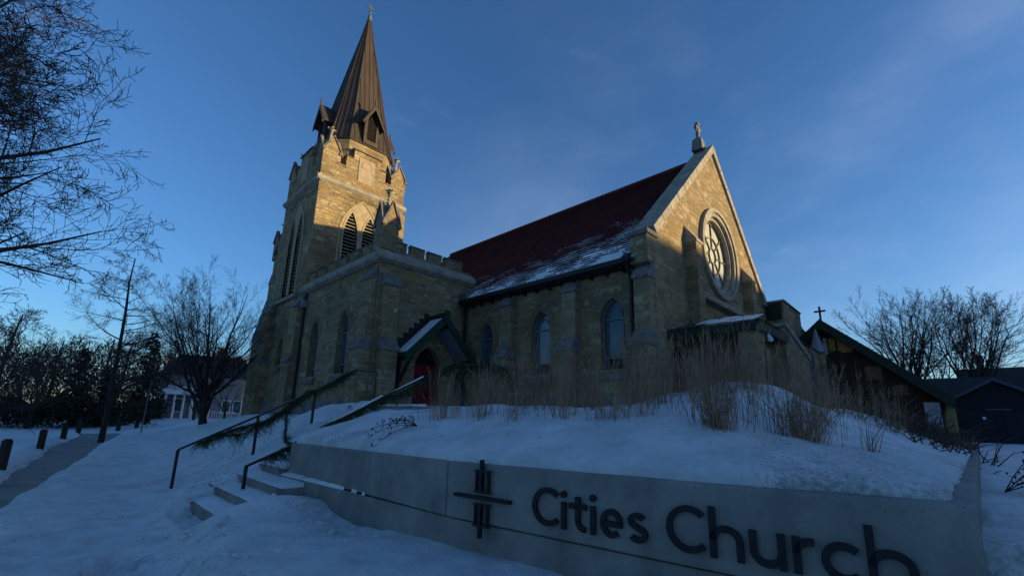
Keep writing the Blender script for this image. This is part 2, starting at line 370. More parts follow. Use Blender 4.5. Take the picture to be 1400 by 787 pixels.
# ------------------------------------------------------------------ terrain
def H_out(x, y):
    near = interp(x, [1.2, 1.96, 3.31, 4.51, 6.12, 9, 14], [0, .12, .56, 1.2, 1.88, 1.9, 1.92])
    far = interp(x, [2, 4, 6, 8, 12], [0, .35, 1.0, 1.6, 1.85])*(1-.62*sm(27, 42, y))
    w_ = sm(12.5, 20, y)
    h = near*(1-w_)+far*w_
    h += .28*exp(-((x-5.1)**2/1.3+(y-12.8)**2/1.6))
    h += .35*sm(40, 75, y)
    # ground falls back to the level of the street east of the church
    if x > 14 or y < .6:
        e = 1.02*sm(3.50, 3.80, x)
        k = sm(.5, .25, y-ret_y(x)) if x < 14 else sm(6.5, 5.5, y)
        k = max(k, sm(24, 30, x))
        h = h*(1-k)+e*k
    return h
YEND = 8.45
def H_bed(x, y):
    dx = x-wall_x(y); dy = y-ret_y(x)
    h = 1.195+.0105*max(0, 4-y)+.73*(1-exp(-max(0, dx)/1.55))*sm(-.1, 2.4, dy)
    h += .47*exp(-((x-8.3)**2/3.0+(y-2.75)**2/1.2))
    h += .09*exp(-((x-5.6)**2/1.2+(y-5.9)**2/1.0))-.05*exp(-((x-6.3)**2/.9+(y-4.7)**2/.6))
    h += .14*sm(9, 13, x)*sm(-.1, 1.5, dy)
    h += .075*fbm(x, y, .9, 4)*sm(.1, .9, dx)
    for px, py, r_, d_ in ((3.75, 5.15, .16, .07), (3.95, 4.9, .10, .05), (4.0, 3.3, .2, .04), (4.2, 3.9, .12, .04), (3.95, 2.4, .18, .03), (4.4, 5.6, .14, .05), (4.5, .95, .2, .03)):
        q = hypot(x-px, (y-py)*1.3)/r_
        if q < 1.8: h += -d_*sm(1, .3, q)+.25*d_*exp(-((q-1.15)/.3)**2)
    return h
def H(x, y):
    dx = x-wall_x(y); dy = y-ret_y(x)
    if dx > .12 and dy > .06 and y < YEND+.0 and x < 40:
        h = H_bed(x, y)
        if x > 15:
            k = sm(15, 22, x); h = h*(1-k)+1.1*k
        if y > 6.2 and x > 5.2:
            k = sm(6.2, 8, y)*sm(5.2, 6.5, x); h = h*(1-k)+1.9*k
        return h
    h = H_out(x, y)
    # stairs
    if 6.6 < y < 11.5 and x > 1.6 and x < 6.3:
        edge = 9.15+.32*(x-1.9)+.12*noise.noise(Vector((x*2.2, y*2.2, 0)))
        st = stair_top(x)
        if y < 8.5: st = min(st, 3*RISE)
        sm_top = max(0, min(NST*RISE, (x-STEP0)/TREAD*RISE+.05))
        if y < edge: h = st-.13 if x > STEP0 else 0.0
        else:
            k = sm(edge+.9, 11.2, y); q = sm(edge, edge+.22, y)
            bank = (sm_top+.16+.05*fbm(x, y, 1.6))*(1-k)+h*k
            h = (st-.13)*(1-q)+bank*q if x > STEP0 else bank
    # snow shovelled against the foot of the wall and the lowest treads
    if y < 8.6 and x < 3.75 and dx < .13:
        edge = 1.05+.3*sin(y*1.1)+.25*noise.noise(Vector((x, y*.8, 3)))
        p = .33*sm(edge-.15, edge+.55, x)*sm(7.6, 6.9, y)*sm(-3, 1.5, y)
        p += .19*exp(-((x-2.5)**2/.5+(y-6.95)**2/.16))
        p -= .13*exp(-((x-3.0)**2/.25+(y-5.9)**2/.9))
        if y < 7.8: h = max(h if x < STEP0 or y > 7.3 else (h if p < .03 else -.05), p) if p > .01 else h
    return h
def path_edges(y):
    xl = interp(y, [8, 11, 14, 25, 42], [-.75, -.7, -.55, .15, 1.7])
    xr = interp(y, [8, 11, 14, 25, 42], [-.35, -.3, .1, 1.5, 3.9])
    return xl, xr
def ground(x, y):
    h = H(x, y)
    d = hypot(x, y)
    a = .03 if (x > wall_x(y) and y < 8.3) else .05
    if x > wall_x(y) or x < 1.6 or y > 9.5 or y < 6.5:
        h += a*fbm(x, y, .6, 4, 2)+.016*fbm(x, y, 3.1, 3, 5)
    # trodden, lumpy snow on the walk
    if x < 1.4 and y < 16: h += .03*fbm(x, y, 2.4, 4, 9)
    if y > 9 and y < 22 and x > 1.5 and x < 8: h += .05*fbm(x, y, 1.3, 4, 12)
    if 9 < y < 44:
        xl, xr = path_edges(y); n_ = .12*noise.noise(Vector((x*1.1, y*.5, 1)))+.05*noise.noise(Vector((x*5, y*3, 1)))
        m = sm(xl-.12, xl+.16, x+n_)*sm(xr+.12, xr-.16, x+n_)*sm(9.5, 12.5, y+4*n_)
        bankl = .14*exp(-((x-xl+.5)/.45)**2)+.10*exp(-((x-xr-.5)/.6)**2)
        h = h+bankl*(1-m)-m*(.16+max(0, h))
    if x < 2.2 and y < 22 and y > 2:
        i0, j0 = floor(x/.42), floor(y/.42)
        for ii in (i0-1, i0, i0+1):
            for jj in (j0-1, j0, j0+1):
                hsh = noise.cell(Vector((ii+.5, jj+.5, 3.3)))
                if hsh < (.42 if x < 1.3 else .78): continue
                px = (ii+.5+.5*noise.cell(Vector((ii+.5, jj+.5, 7.3))))*.42; py = (jj+.5+.5*noise.cell(Vector((ii+.5, jj+.5, 9.3))))*.42
                an = noise.cell(Vector((ii+.5, jj+.5, 11.3)))*1.2; dx_, dy_ = x-px, y-py
                q = hypot((dx_*cos(an)+dy_*sin(an))/.075, (-dx_*sin(an)+dy_*cos(an))/.17)
                if q < 1.6: h += -.055*sm(1, .6, q)+.018*exp(-((q-1.2)/.25)**2)
    # bare patch on the walk close to the camera
    q = hypot((x-.74)/.26, (y-6.55)/.16)+.5*noise.noise(Vector((x*4, y*4, 8)))
    if q < 1: h -= .17*sm(1, .7, q)
    if d > 100: h += (d-100)*.004
    return h

def axis(stops):
    out = [stops[0][0]]
    for (a, st), (b, _) in zip(stops, stops[1:]):
        n = max(1, int(round((b-a)/st)))
        out += [a+(b-a)*i/n for i in range(1, n+1)]
    return out
def build_ground():
    xs = axis([(-900, 150), (-150, 10), (-20, 1), (-4, .12), (-.5, .07), (2.4, .045), (4.4, .09), (10, .2), (16, .8), (40, 4), (120, 100), (900, 1)])
    ys = axis([(-900, 150), (-150, 20), (-10, .9), (-1.2, .07), (.4, .07), (4, .07), (12.5, .11), (18, .2), (30, .4), (46, 1.2), (90, 8), (170, 100), (900, 1)])
    vs = []; nx = len(xs)
    for y in ys:
        for x in xs:
            z = ground(x, y); dx = x-wall_x(y)
            if dx > .12 and y-ret_y(x) > .06 and y < YEND-.15 and dx < 11.8: z -= .25*sm(11.8, 11, dx)
            vs.append((x, y, z))
    fs = []
    for j in range(len(ys)-1):
        for i in range(nx-1):
            a = j*nx+i; fs.append((a, a+1, a+nx+1, a+nx))
    mb = MB(); mb.v = vs; mb.f = fs; mb.uv = [None]*len(fs)
    o = mb.build('snowy_ground', M_SNOW, uvmode=None, smooth=True); o['kind'] = 'structure'
    # the snow lying on the planted bed, its edge following the top of the wall
    dxs = [.0, .008, .03, .07, .12, .18]+[.18+.055*i for i in range(1, 50)]+[2.9+.12*i for i in range(1, 40)]+[7.6+.22*i for i in range(1, 20)]
    vv = [i/150 for i in range(151)]
    mb = MB(); nx = len(dxs)
    for v in vv:
        v = v**1.15; yn = .10+(YEND-.10)*v
        for i, d_ in enumerate(dxs):
            lump = .028*noise.noise(Vector((yn*2.3, 0, 4)))+.014*noise.noise(Vector((yn*9, 3, 4)))
            off = .045+.03*sm(3.6, 1.2, yn)+.13*sm(1.5, .1, yn)+lump*(.4+.6*sm(4.5, 2, yn))
            x = wall_x(yn)+off+d_; y = yn+RET_D*(x-3.63)*(1-v)+(.03*noise.noise(Vector((x*3, 9, 4)))*sm(.08, 0, v))
            z = ground(max(x, wall_x(y)+.13), max(y, ret_y(x)+.08))
            e = min(d_/.12, 1, (yn-.10)/.10+.0001); th = sqrt(max(0, 1-(1-e)**2))
            z = z-.075*(1-th)+.030*sm(.5, .05, d_)*(1+.5*noise.noise(Vector((y*3, d_*4, 2))))
            if i == 0 or v == 0: z = min(z, 1.12)
            z -= .3*sm(11.0, 11.7, d_)
            mb.v.append((x, y, z))
    for j in range(len(vv)-1):
        for i in range(nx-1): mb.f.append((j*nx+i, j*nx+i+1, (j+1)*nx+i+1, (j+1)*nx+i))
    mb.uv = [None]*len(mb.f)
    o = mb.build('snow_bank', M_SNOW, uvmode=None, smooth=True); o['kind'] = 'structure'
    # footpath slab under the snow, bare where the snow is cleared
    mb = MB()
    ys2 = [i*.5+4 for i in range(82)]
    for a, b in zip(ys2, ys2[1:]):
        (l0, r0), (l1, r1) = path_edges(a), path_edges(b)
        if a < 9: l0, r0, l1, r1 = -1.2, 1.5, -1.2, 1.5
        zz = -.10 if a < 9.5 else -.05
        mb.face([(l0-.5, a, zz), (r0+.5, a, zz), (r1+.5, b, zz), (l1-.5, b, zz)])
    o = mb.build('footpath', mat('path_concrete', (.30, .27, .235), .9, var=.2, vscale=1.6, bump=.01, bscale=25)); o['kind'] = 'structure'
build_ground()

# ------------------------------------------------------------------ shapes
def arch_pts(cx, w, z0, zs, za, n=7):
    h = za-zs; R = ((w/2)**2+h*h)/w; th = math.asin(min(1, h/R)); pts = [(cx-w/2, z0), (cx+w/2, z0)]
    for i in range(n+1):
        t = th*i/n; pts.append((cx+w/2-R+R*cos(t), zs+R*sin(t)))
    for i in range(n-1, -1, -1):
        t = th*i/n; pts.append((cx-(w/2-R+R*cos(t)), zs+R*sin(t)))
    return pts
class Frame:
    """a wall plane: a runs along it, b is up, depth goes into the building"""
    def __init__(s, axis, c, inward): s.ax, s.c, s.inw = axis, c, inward
    def p(s, a, b, d=0):
        return Vector((s.c+s.inw*d, a, b)) if s.ax == 'x' else Vector((a, s.c+s.inw*d, b))
def wall(mb, fr, outer, holes, depth):
    loops = [outer]+holes
    flat = [p for L_ in loops for p in L_]
    tri = tessellate_polygon([[Vector((a, b, 0)) for a, b in L_] for L_ in loops])
    base = len(mb.v); mb.v += [tuple(fr.p(a, b)) for a, b in flat]
    for t in tri: mb.f.append(tuple(base+i for i in t)); mb.uv.append(None)
    for L_ in holes:
        n = len(L_)
        for i in range(n):
            (a0, b0), (a1, b1) = L_[i], L_[(i+1) % n]
            mb.face([fr.p(a0, b0), fr.p(a1, b1), fr.p(a1, b1, depth), fr.p(a0, b0, depth)])
def ring(mb, fr, inner, outer, d0, d1):
    """band between two outlines with the same point count, from depth d0 (front) to d1"""
    n = len(inner)
    for i in range(n):
        j = (i+1) % n
        a, b, c, e = inner[i], inner[j], outer[j], outer[i]
        mb.face([fr.p(*a, d0), fr.p(*b, d0), fr.p(*c, d0), fr.p(*e, d0)])
        mb.face([fr.p(*e, d0), fr.p(*c, d0), fr.p(*c, d1), fr.p(*e, d1)])
        mb.face([fr.p(*a, d0), fr.p(*b, d0), fr.p(*b, d1), fr.p(*a, d1)])
def fill(mb, fr, pts, d):
    tri = tessellate_polygon([[Vector((a, b, 0)) for a, b in pts]])
    base = len(mb.v); mb.v += [tuple(fr.p(a, b, d)) for a, b in pts]
    for t in tri: mb.f.append(tuple(base+i for i in t)); mb.uv.append(None)
def frbox(mb, fr, a0, a1, b0, b1, d0, d1):
    P = [fr.p(a, b, d) for b in (b0, b1) for (a, d) in ((a0, d0), (a1, d0), (a1, d1), (a0, d1))]
    mb.hexa(P[:4], P[4:])
def frprism(mb, fr, prof, a0, a1):
    """profile of (depth, z) points run along the wall from a0 to a1"""
    A = [fr.p(a0, z, d) for d, z in prof]; B = [fr.p(a1, z, d) for d, z in prof]; n = len(prof)
    mb.add(A+B, [tuple(range(n)), tuple(reversed(range(n, 2*n)))]+[(i, (i+1) % n, n+(i+1) % n, n+i) for i in range(n)])

# ================================================================== CHURCH
church = thing('church', 'tan limestone church with brown spire, red tile roof and rose window gable', 'church', (13, 14, 1.5))
Xb, Yb, Xn, Yg = 8.7, 16.57, 13.43, 6.68
TY0, TY1, TX0, TX1 = 24.75, 30.1, 8.7, 14.25
FA = Frame('x', Xb, 1)      # block and tower side, seen on the left
FB = Frame('y', Yb, 1)      # block end with the porch
FN = Frame('x', Xn, 1)      # nave side
FG = Frame('y', Yg, 1)      # gable
FT = Frame('y', TY0, 1)     # tower, sunlit face

def add_window(fr, cx, w_, z0, zs, za, depth, sill=True, inner=True, parent=church):
    pts = arch_pts(cx, w_, z0, zs, za)
    p = MB(); fill(p, fr, pts, depth)
    pane = part(p, 'window', M_GLASS, parent, uvmode=None)
    f = MB(); ring(f, fr, arch_pts(cx, w_-.09, z0+.05, zs, za-.07), pts, depth-.07, depth)
    if inner:
        ia = arch_pts(cx, w_*.62, z0+.05, zs-.02, za-(za-zs)*.42); ib = arch_pts(cx, w_*.62+.06, z0+.03, zs-.02, za-(za-zs)*.42+.04)
        ring(f, fr, ia, ib, depth-.05, depth)
        frbox(f, fr, cx-w_/2+.02, cx+w_/2-.02, zs-.05, zs, depth-.06, depth-.001)
        frbox(f, fr, cx-w_/2+.02, cx+w_/2-.02, z0+.42, z0+.47, depth-.06, depth-.001)
    sub(f, 'frame', M_FRAME, pane, uvmode=None)
    if inner:
        g = MB(); frbox(g, fr, cx-w_*.3, cx+w_*.3, z0+.08, z0+.41, depth-.03, depth-.004); sub(g, 'lower_panel', M_DARK, pane, uvmode=None)
    if sill:
        g = MB(); frprism(g, fr, [(-.14, z0-.34), (-.14, z0-.12), (depth, z0+.01), (depth, z0-.34)], cx-w_/2-.14, cx+w_/2+.14)
        sub(g, 'sill', M_CAP, pane, bevel=.01)
def voussoirs(mb, fr, cx, w_, zs, za, band, d):
    """arch band of wedge stones, a hair proud of the wall"""
    h = za-zs; R = ((w_/2)**2+h*h)/w_; th = math.asin(min(1, h/R)); n = 6
    for sgn in (1, -1):
        for i in range(n):
            t0, t1 = th*i/n+.012, th*(i+1)/n-.012
            def q(t, r): return (cx+sgn*(w_/2-R+r*cos(t)), zs+r*sin(t))
            a, b, c, e = q(t0, R+.02), q(t1, R+.02), q(t1, R+band), q(t0, R+band)
            F = [fr.p(*k, -d) for k in (a, b, c, e)]; B = [fr.p(*k, .03) for k in (a, b, c, e)]
            mb.hexa(B, F)
def buttress(name, fr, a0, a1, stages, parent=church, base=1.2, m=M_STONE):
    """stages: (z_top, projection) from the ground up; each is finished with a sloped stone cap"""
    b = MB(); cs = []; z = base
    for i, (zt, pr) in enumerate(stages):
        nxt = stages[i+1][1] if i+1 < len(stages) else 0.0
        frbox(b, fr, a0, a1, z, zt, -pr, .05)
        hh = (pr-nxt)*1.25+.12
        c = MB(); cs.append(c); frprism(c, fr, [(-pr-.05, zt), (-pr-.05, zt+.12), (-nxt, zt+hh+.1), (.05, zt+hh+.1), (.05, zt)], a0-.03, a1+.03)
        z = zt
    o = part(b, 'buttress', m, parent, bevel=.012)
    for c in cs: sub(c, 'buttress_cap', M_CAP, o, bevel=.012)
    return o

# ---- nave side wall with pointed windows
NW = [8.35, 11.7, 15.05]
mb = MB(); holes = [arch_pts(y, .98, 3.42, 5.28, 6.02) for y in NW]
wall(mb, FN, [(Yg+.62, 1.0), (26, 1.0), (26, 7.25), (Yg+.62, 7.25)], holes, .27)
part(mb, 'nave_wall', M_STONE, church)
for y in NW:
    mb = MB(); voussoirs(mb, FN, y, 1.0, 5.28, 6.05, .30, .018); part(mb, 'window_arch', M_STONE2, church, bevel=.01)
for y in NW: add_window(FN, y, .98, 3.42, 5.28, 6.02, .26)
buttress('b', FN, 6.70, 7.26, [(4.1, .62), (6.38, .40)])
buttress('b', FN, 9.72, 10.38, [(4.15, .60), (6.45, .34)])
buttress('b', FN, 13.1, 13.78, [(4.15, .60), (6.45, .34)])
# plinth
mb = MB(); frprism(mb, FN, [(-.16, 1), (-.16, 2.5), (0.01, 2.62), (.01, 1)], 7.4, 16.5); part(mb, 'plinth', M_CAP, church)

# ---- roof: real courses of tile
def nave_roof():
    mb = MB(); x0, z0, x1, z1 = 13.02, 7.17, 19.65, 13.93
    L_ = hypot(x1-x0, z1-z0); ux, uz = (x1-x0)/L_, (z1-z0)/L_; nx, nz = -uz, ux
    y0, y1 = Yg+.45, 26.4; c = .2; n = int(L_/c)
    for sgn in (1, -1):
        X = lambda x: x if sgn == 1 else 2*19.65-x
        for i in range(n+1):
            s0, s1 = i*c, min(L_, (i+1)*c)
            a = (x0+ux*s0+nx*.045, z0+uz*s0+nz*.045); b = (x0+ux*s1+nx*.006, z0+uz*s1+nz*.006); d = (x0+ux*s0, z0+uz*s0)
            mb.face([(X(a[0]), y0, a[1]), (X(a[0]), y1, a[1]), (X(b[0]), y1, b[1]), (X(b[0]), y0, b[1])], [(y0, s0), (y1, s0), (y1, s1), (y0, s1)])
            mb.face([(X(d[0]), y0, d[1]), (X(d[0]), y1, d[1]), (X(a[0]), y1, a[1]), (X(a[0]), y0, a[1])], [(y0, s0), (y1, s0), (y1, s0+.001), (y0, s0+.001)])
    r = part(mb, 'nave_roof', M_TILE, church, uvmode='box')
    mb = MB(); y = y0
    while y < y1:
        mb.tube([(19.65, y, z1+.02), (19.65, min(y+.33, y1), z1+.05)], [.12, .10], 8); y += .31
    sub(mb, 'ridge_tiles', mat('ridge_tile', (.10, .02, .012), .8, var=.2), r)
    mb = MB(); mb.face([(12.9, y0, 7.0), (12.9, y1, 7.0), (19.6, y1, 13.7), (19.6, y0, 13.7)]); mb.face([(26.4, y0, 7.0), (26.4, y1, 7.0), (19.7, y1, 13.7), (19.7, y0, 13.7)])
    mb.face([(13.4, y1, 7.0), (25.9, y1, 7.0), (19.65, y1, 13.7)])
    sub(mb, 'roof_deck', M_DARK, r)
nave_roof()
mb = MB()
prof = [(-.50, 7.03), (-.52, 7.19), (-.38, 7.19), (-.30, 7.06), (.0, 7.0), (.0, 6.93), (-.38, 6.95)]
frprism(mb, FN, prof, 7.35, 16.5)
frprism(mb, FN, [(-.62, 7.0), (-.66, 7.15), (-.4, 7.36), (-.25, 7.0)], 7.30, 7.55)
for i in range(13):
    y = 7.75+i*.68; frprism(mb, FN, [(-.34, 6.88), (-.34, 6.94), (0, 6.93), (0, 6.8)], y, y+.08)
part(mb, 'gutter', M_GUT, church)
mb = MB()
mb.tube([(13.0, 7.5, 7.02), (13.08, 7.5, 6.88), (13.3, 7.5, 6.62), (13.33, 7.5, 6.4), (13.33, 7.5, 1.9)], .07, 8)
part(mb, 'downspout', M_GUT, church); mb = MB()
mb.tube([(13.0, 16.2, 7.02), (13.08, 16.25, 6.88), (13.25, 16.35, 6.55), (13.3, 16.38, 1.9)], .07, 8)
for z in (3, 5): mb.box(13.24, 13.43, 7.4, 7.6, z, z+.06)
part(mb, 'downspout', M_GUT, church)
mb = MB(); frbox(mb, FN, 16.05, 16.5, 7.1, 7.55, -.45, -.05); part(mb, 'rain_hopper', mat('hopper_grey', (.10, .115, .12), .6), church)

# ---- gable
AX, AZ = 19.65, 14.05
KX0, KX1, KZ = 13.43, 25.87, 7.9
def gable():
    mb = MB()
    rc, rz, rr = 19.55, 9.0, 1.72
    circ = [(rc+rr*cos(t*2*pi/40), rz+rr*sin(t*2*pi/40)) for t in range(40)]
    wall(mb, FG, [(KX0, 1), (KX1, 1), (KX1, KZ), (AX, AZ-.12), (KX0, KZ)], [circ], .5)
    back = Frame('y', Yg+.62, 1)
    wall(mb, back, [(KX0, 1), (KX1, 1), (KX1, KZ), (AX, AZ-.12), (KX0, KZ)], [], .1)
    mb.face([(KX0, Yg, 1), (KX0, Yg+.62, 1), (KX0, Yg+.62, KZ), (KX0, Yg, KZ)])
    mb.face([(KX1, Yg, 1), (KX1, Yg+.62, 1), (KX1, Yg+.62, KZ), (KX1, Yg, KZ)])
    mb.face([(KX0, Yg, KZ), (KX0, Yg+.62, KZ), (AX, Yg+.62, AZ-.12), (AX, Yg, AZ-.12)])
    mb.face([(KX1, Yg, KZ), (KX1, Yg+.62, KZ), (AX, Yg+.62, AZ-.12), (AX, Yg, AZ-.12)])
    # inner shoulders: the pier that carries the kneeler
    part(mb, 'gable_wall', M_STONE, church)
    mb = MB(); mb.box(KX0-.42, KX0+.25, Yg+.01, Yg+.64, 6.9, KZ-.02); part(mb, 'kneeler_pier', M_STONE, church); mb = MB(); mb.box(KX1-.25, KX1+.12, Yg+.01, Yg+.64, 6.9, KZ-.02)
    part(mb, 'kneeler_pier', M_STONE, church)
    # coping
    mb = MB(); th = .30; y0, y1 = Yg-.10, Yg+.72
    for sgn in (1, -1):
        X = lambda x: x if sgn == 1 else 2*AX-x
        sl = (AZ-KZ)/(AX-KX0); nn = hypot(1, sl)
        seg = 9; xa, za = KX0+.12, KZ+.12*sl; xb, zb = AX, AZ
        for i in range(seg):
            t0, t1 = i/seg, (i+1)/seg-.003
            p0 = (xa+(xb-xa)*t0, za+(zb-za)*t0); p1 = (xa+(xb-xa)*t1, za+(zb-za)*t1)
            dx, dz = -sl/nn*th, 1/nn*th
            q0 = (p0[0]+dx, p0[1]+dz); q1 = (p1[0]+dx, p1[1]+dz)
            if i == seg-1: q1 = (AX, AZ+th*nn)
            q = [(X(p0[0]), y0, p0[1]), (X(p1[0]), y0, p1[1]), (X(p1[0]), y1, p1[1]), (X(p0[0]), y1, p0[1])]
            r = [(X(q0[0]), y0, q0[1]), (X(q1[0]), y0, q1[1]), (X(q1[0]), y1, q1[1]), (X(q0[0]), y1, q0[1])]
            mb.hexa(q, r)
    part(mb, 'gable_coping', M_TRIM, church, bevel=.015)
    mb = MB()
    mb.hexa([(12.93, Yg-.06, 7.88), (13.7, Yg-.06, 7.88), (13.7, y1+.02, 7.88), (12.93, y1+.02, 7.88)], [(12.93, Yg-.06, 8.05), (13.75, Yg-.06, 8.05), (13.75, y1+.02, 8.05), (12.93, y1+.02, 8.05)])
    part(mb, 'kneeler', M_CAP, church, bevel=.02); mb = MB()
    mb.hexa([(25.3, y0-.04, 7.88), (26.1, y0-.04, 7.88), (26.1, y1+.04, 7.88), (25.3, y1+.04, 7.88)], [(25.3, y0-.04, 8.1), (26.1, y0-.04, 8.0), (26.1, y1+.04, 8.0), (25.3, y1+.04, 8.1)])
    part(mb, 'kneeler', M_CAP, church, bevel=.02)
    # gable cross
    cx, cz, cy = 19.35, AZ+.36, Yg+.45
    mb = MB()
    mb.hexa([(cx-.25, cy-.25, cz-.2), (cx+.25, cy-.25, cz-.2), (cx+.25, cy+.25, cz-.2), (cx-.25, cy+.25, cz-.2)], [(cx-.2, cy-.2, cz+.38), (cx+.2, cy-.2, cz+.38), (cx+.2, cy+.2, cz+.38), (cx-.2, cy+.2, cz+.38)])
    mb.hexa([(cx-.2, cy-.2, cz+.38), (cx+.2, cy-.2, cz+.38), (cx+.2, cy+.2, cz+.38), (cx-.2, cy+.2, cz+.38)], [(cx-.07, cy-.07, cz+.52), (cx+.07, cy-.07, cz+.52), (cx+.07, cy+.07, cz+.52), (cx-.07, cy+.07, cz+.52)])
    base = part(mb, 'gable_cross', M_CAP, church)
    mb = MB(); mb.box(cx-.07, cx+.07, cy-.07, cy+.07, cz+.5, cz+1.28)
    mb.box(cx-.27, cx-.071, cy-.06, cy+.06, cz+.93, cz+1.06); mb.box(cx+.071, cx+.27, cy-.06, cy+.06, cz+.93, cz+1.06)
    mb.box(cx-.12, cx+.12, cy-.08, cy+.08, cz+1.22, cz+1.3)
    rr_ = .19; pts = [(cx+rr_*cos(t*pi/10), cy, cz+1.0+rr_*sin(t*pi/10)) for t in range(21)]; mb.tube(pts, .035, 5)
    sub(mb, 'cross_arms', M_CAP, base, bevel=.01)
    # rose window
    F = FG; n = 48
    def C(r): return [(rc+r*cos(t*2*pi/n), rz+r*sin(t*2*pi/n)) for t in range(n)]
    p = MB(); fill(p, F, C(1.62), .30); rose = part(p, 'rose_window', M_ROSE, church, uvmode=None)
    g = MB()
    for ri, ro, d0, d1 in ((1.88, 2.06, -.16, .0), (1.70, 1.90, -.09, .1), (1.56, 1.72, .05, .3)):
        ring(g, F, C(ri), C(ro), d0, d1)
    sub(g, 'moulded_ring', M_TRIM, rose)
    g = MB()
    def circ3(r, w_): ring(g, F, C(r-w_), C(r+w_), .23, .299)
    circ3(.36, .018); circ3(.86, .022); circ3(1.54, .03)
    for k in range(8):
        t = k*pi/4+pi/2
        for r0, r1 in (((.36, .84),) if k % 1 == 0 else ())+((.90, 1.52),):
            a = (rc+r0*cos(t), rz+r0*sin(t)); b = (rc+r1*cos(t), rz+r1*sin(t))
            off = (-sin(t)*.015, cos(t)*.015)
            P = [(a[0]+off[0], a[1]+off[1]), (a[0]-off[0], a[1]-off[1]), (b[0]-off[0], b[1]-off[1]), (b[0]+off[0], b[1]+off[1])]
            g.hexa([F.p(*q, .299) for q in P], [F.p(*q, .235) for q in P])
    sub(g, 'tracery', M_LEAD, rose)
    # flat buttresses with sloping heads
    for a0, a1 in ((16.05, 16.62), (22.45, 23.02)):
        b = MB(); frbox(b, FG, a0, a1, 1.2, 8.45, -.42, .02)
        o = part(b, 'buttress', M_STONE, church, bevel=.012)
        c = MB(); frprism(c, FG, [(-.46, 8.45), (-.46, 8.53), (.0, 9.2), (.0, 8.45)], a0-.03, a1+.03); sub(c, 'buttress_cap', M_TRIM, o)
    # sloped stone string above the entrance roof
    mb = MB(); frprism(mb, FG, [(-.30, 6.45), (-.34, 6.58), (.02, 6.9), (.02, 6.45)], 16.75, 25.8); part(mb, 'string_course', M_TRIM, church)
gable()

# ---- front entrance porch below the gable
porch = MB(); Y0p = 3.85
# posts and back wall
fp = MB()
x0, x1, y0, y1 = 14.2, 17.35, Y0p, Yg+.05
fp.hexa([(x0, y0, 4.44), (x1, y0, 4.44), (x1, y1, 4.44), (x0, y1, 4.44)], [(x0-.03, y0-.03, 4.70), (x1, y0-.03, 4.70), (x1, y1, 4.70), (x0-.03, y1, 4.70)])
pr = part(fp, 'entrance_porch_roof', M_GREEN2, church)
fp = MB(); fp.face([(x0-.06, y0-.06, 4.72), (17.2, 5.2, 5.62), (17.2, y1, 5.62), (x0-.06, y1, 4.72)]); fp.face([(x0-.06, y0-.06, 4.72), (x1, y0-.06, 4.72), (x1, 5.2, 5.62), (17.2, 5.2, 5.62)])
fp.face([(17.2, 5.2, 5.62), (x1, 5.2, 5.62), (x1, y1, 5.62), (17.2, y1, 5.62)])
sub(fp, 'roof_sheet', M_SHING, pr)
fp = MB()
import itertools
for a, b, c, d in ((4.0, 4.75, .04, .55), (4.85, 5.5, .1, .75), (5.55, 6.0, .3, .7)):
    def R_(y, t): return (x0-.06+(17.2-x0)*t, y, 4.72+.9*t+.035)
    pts = [R_(a, c), R_(b, c*.8), R_(b+.05, d), R_(a+.1, d*.9)]
    fp.hexa([(p[0], p[1], p[2]-.03) for p in pts], pts)
sub(fp, 'roof_snow', M_SNOW2, pr, bevel=.02)
fp = MB(); fp.box(14.35, 15.05, 3.98, 4.5, 1.2, 4.44); o = part(fp, 'porch_pier', M_STONE, church, bevel=.015)
fp = MB(); fp.box(14.9, 15.5, 3.98, 4.45, 1.2, 4.0); part(fp, 'porch_side_wall', M_STONE2, church)
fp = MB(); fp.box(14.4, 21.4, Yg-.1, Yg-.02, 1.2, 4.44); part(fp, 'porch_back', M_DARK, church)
fp = MB(); fp.tube([(14.75, 3.80, 4.36), (14.75, 3.74, 4.18)], [.03, .08], 10); fp.tube([(14.75, 3.74, 4.18), (14.75, 3.74, 4.12)], [.08, .05], 10)
part(fp, 'porch_lamp', M_LAMP, church, smooth=True)
# ---- stone annex right of the gable
fp = MB(); fp.box(25.96, 29.5, 5.84, 7.6, 1.2, 8.1); part(fp, 'annex_wall', M_STONE2, church, bevel=.02)
fp = MB(); fp.box(29.5, 30.7, 5.9, 7.2, 1.2, 7.15); part(fp, 'annex_buttress', M_STONE2, church, bevel=.02)
fp = MB(); fp.box(25.88, 25.955, 5.95, 6.66, 7.15, 8.02); part(fp, 'annex_cladding', M_GREEN2, church)
fp = MB(); fp.hexa([(25.85, 5.76, 8.1), (29.6, 5.76, 8.1), (29.6, 7.7, 8.1), (25.85, 7.7, 8.1)], [(26.9, 6.0, 8.45), (27.4, 6.0, 8.45), (27.4, 7.5, 8.45), (26.9, 7.5, 8.45)])
part(fp, 'annex_coping', M_CAP, church, bevel=.01)
fp = MB(); fp.hexa([(29.45, 5.84, 7.15), (30.8, 5.84, 7.15), (30.8, 7.3, 7.15), (29.45, 7.3, 7.15)], [(29.45, 5.9, 7.5), (30.3, 5.9, 7.3), (30.3, 7.2, 7.3), (29.45, 7.2, 7.5)])
part(fp, 'annex_coping', M_CAP, church, bevel=.01)
fp = MB(); fp.hexa([(17.4, 3.95, 1.2), (20.6, 3.95, 1.2), (20.6, 6.6, 1.2), (17.4, 6.6, 1.2)], [(17.4, 3.95, 5.05), (20.6, 3.95, 4.2), (20.6, 6.6, 4.2), (17.4, 6.6, 5.05)]); part(fp, 'wing_wall', M_STONE2, church, bevel=.02)
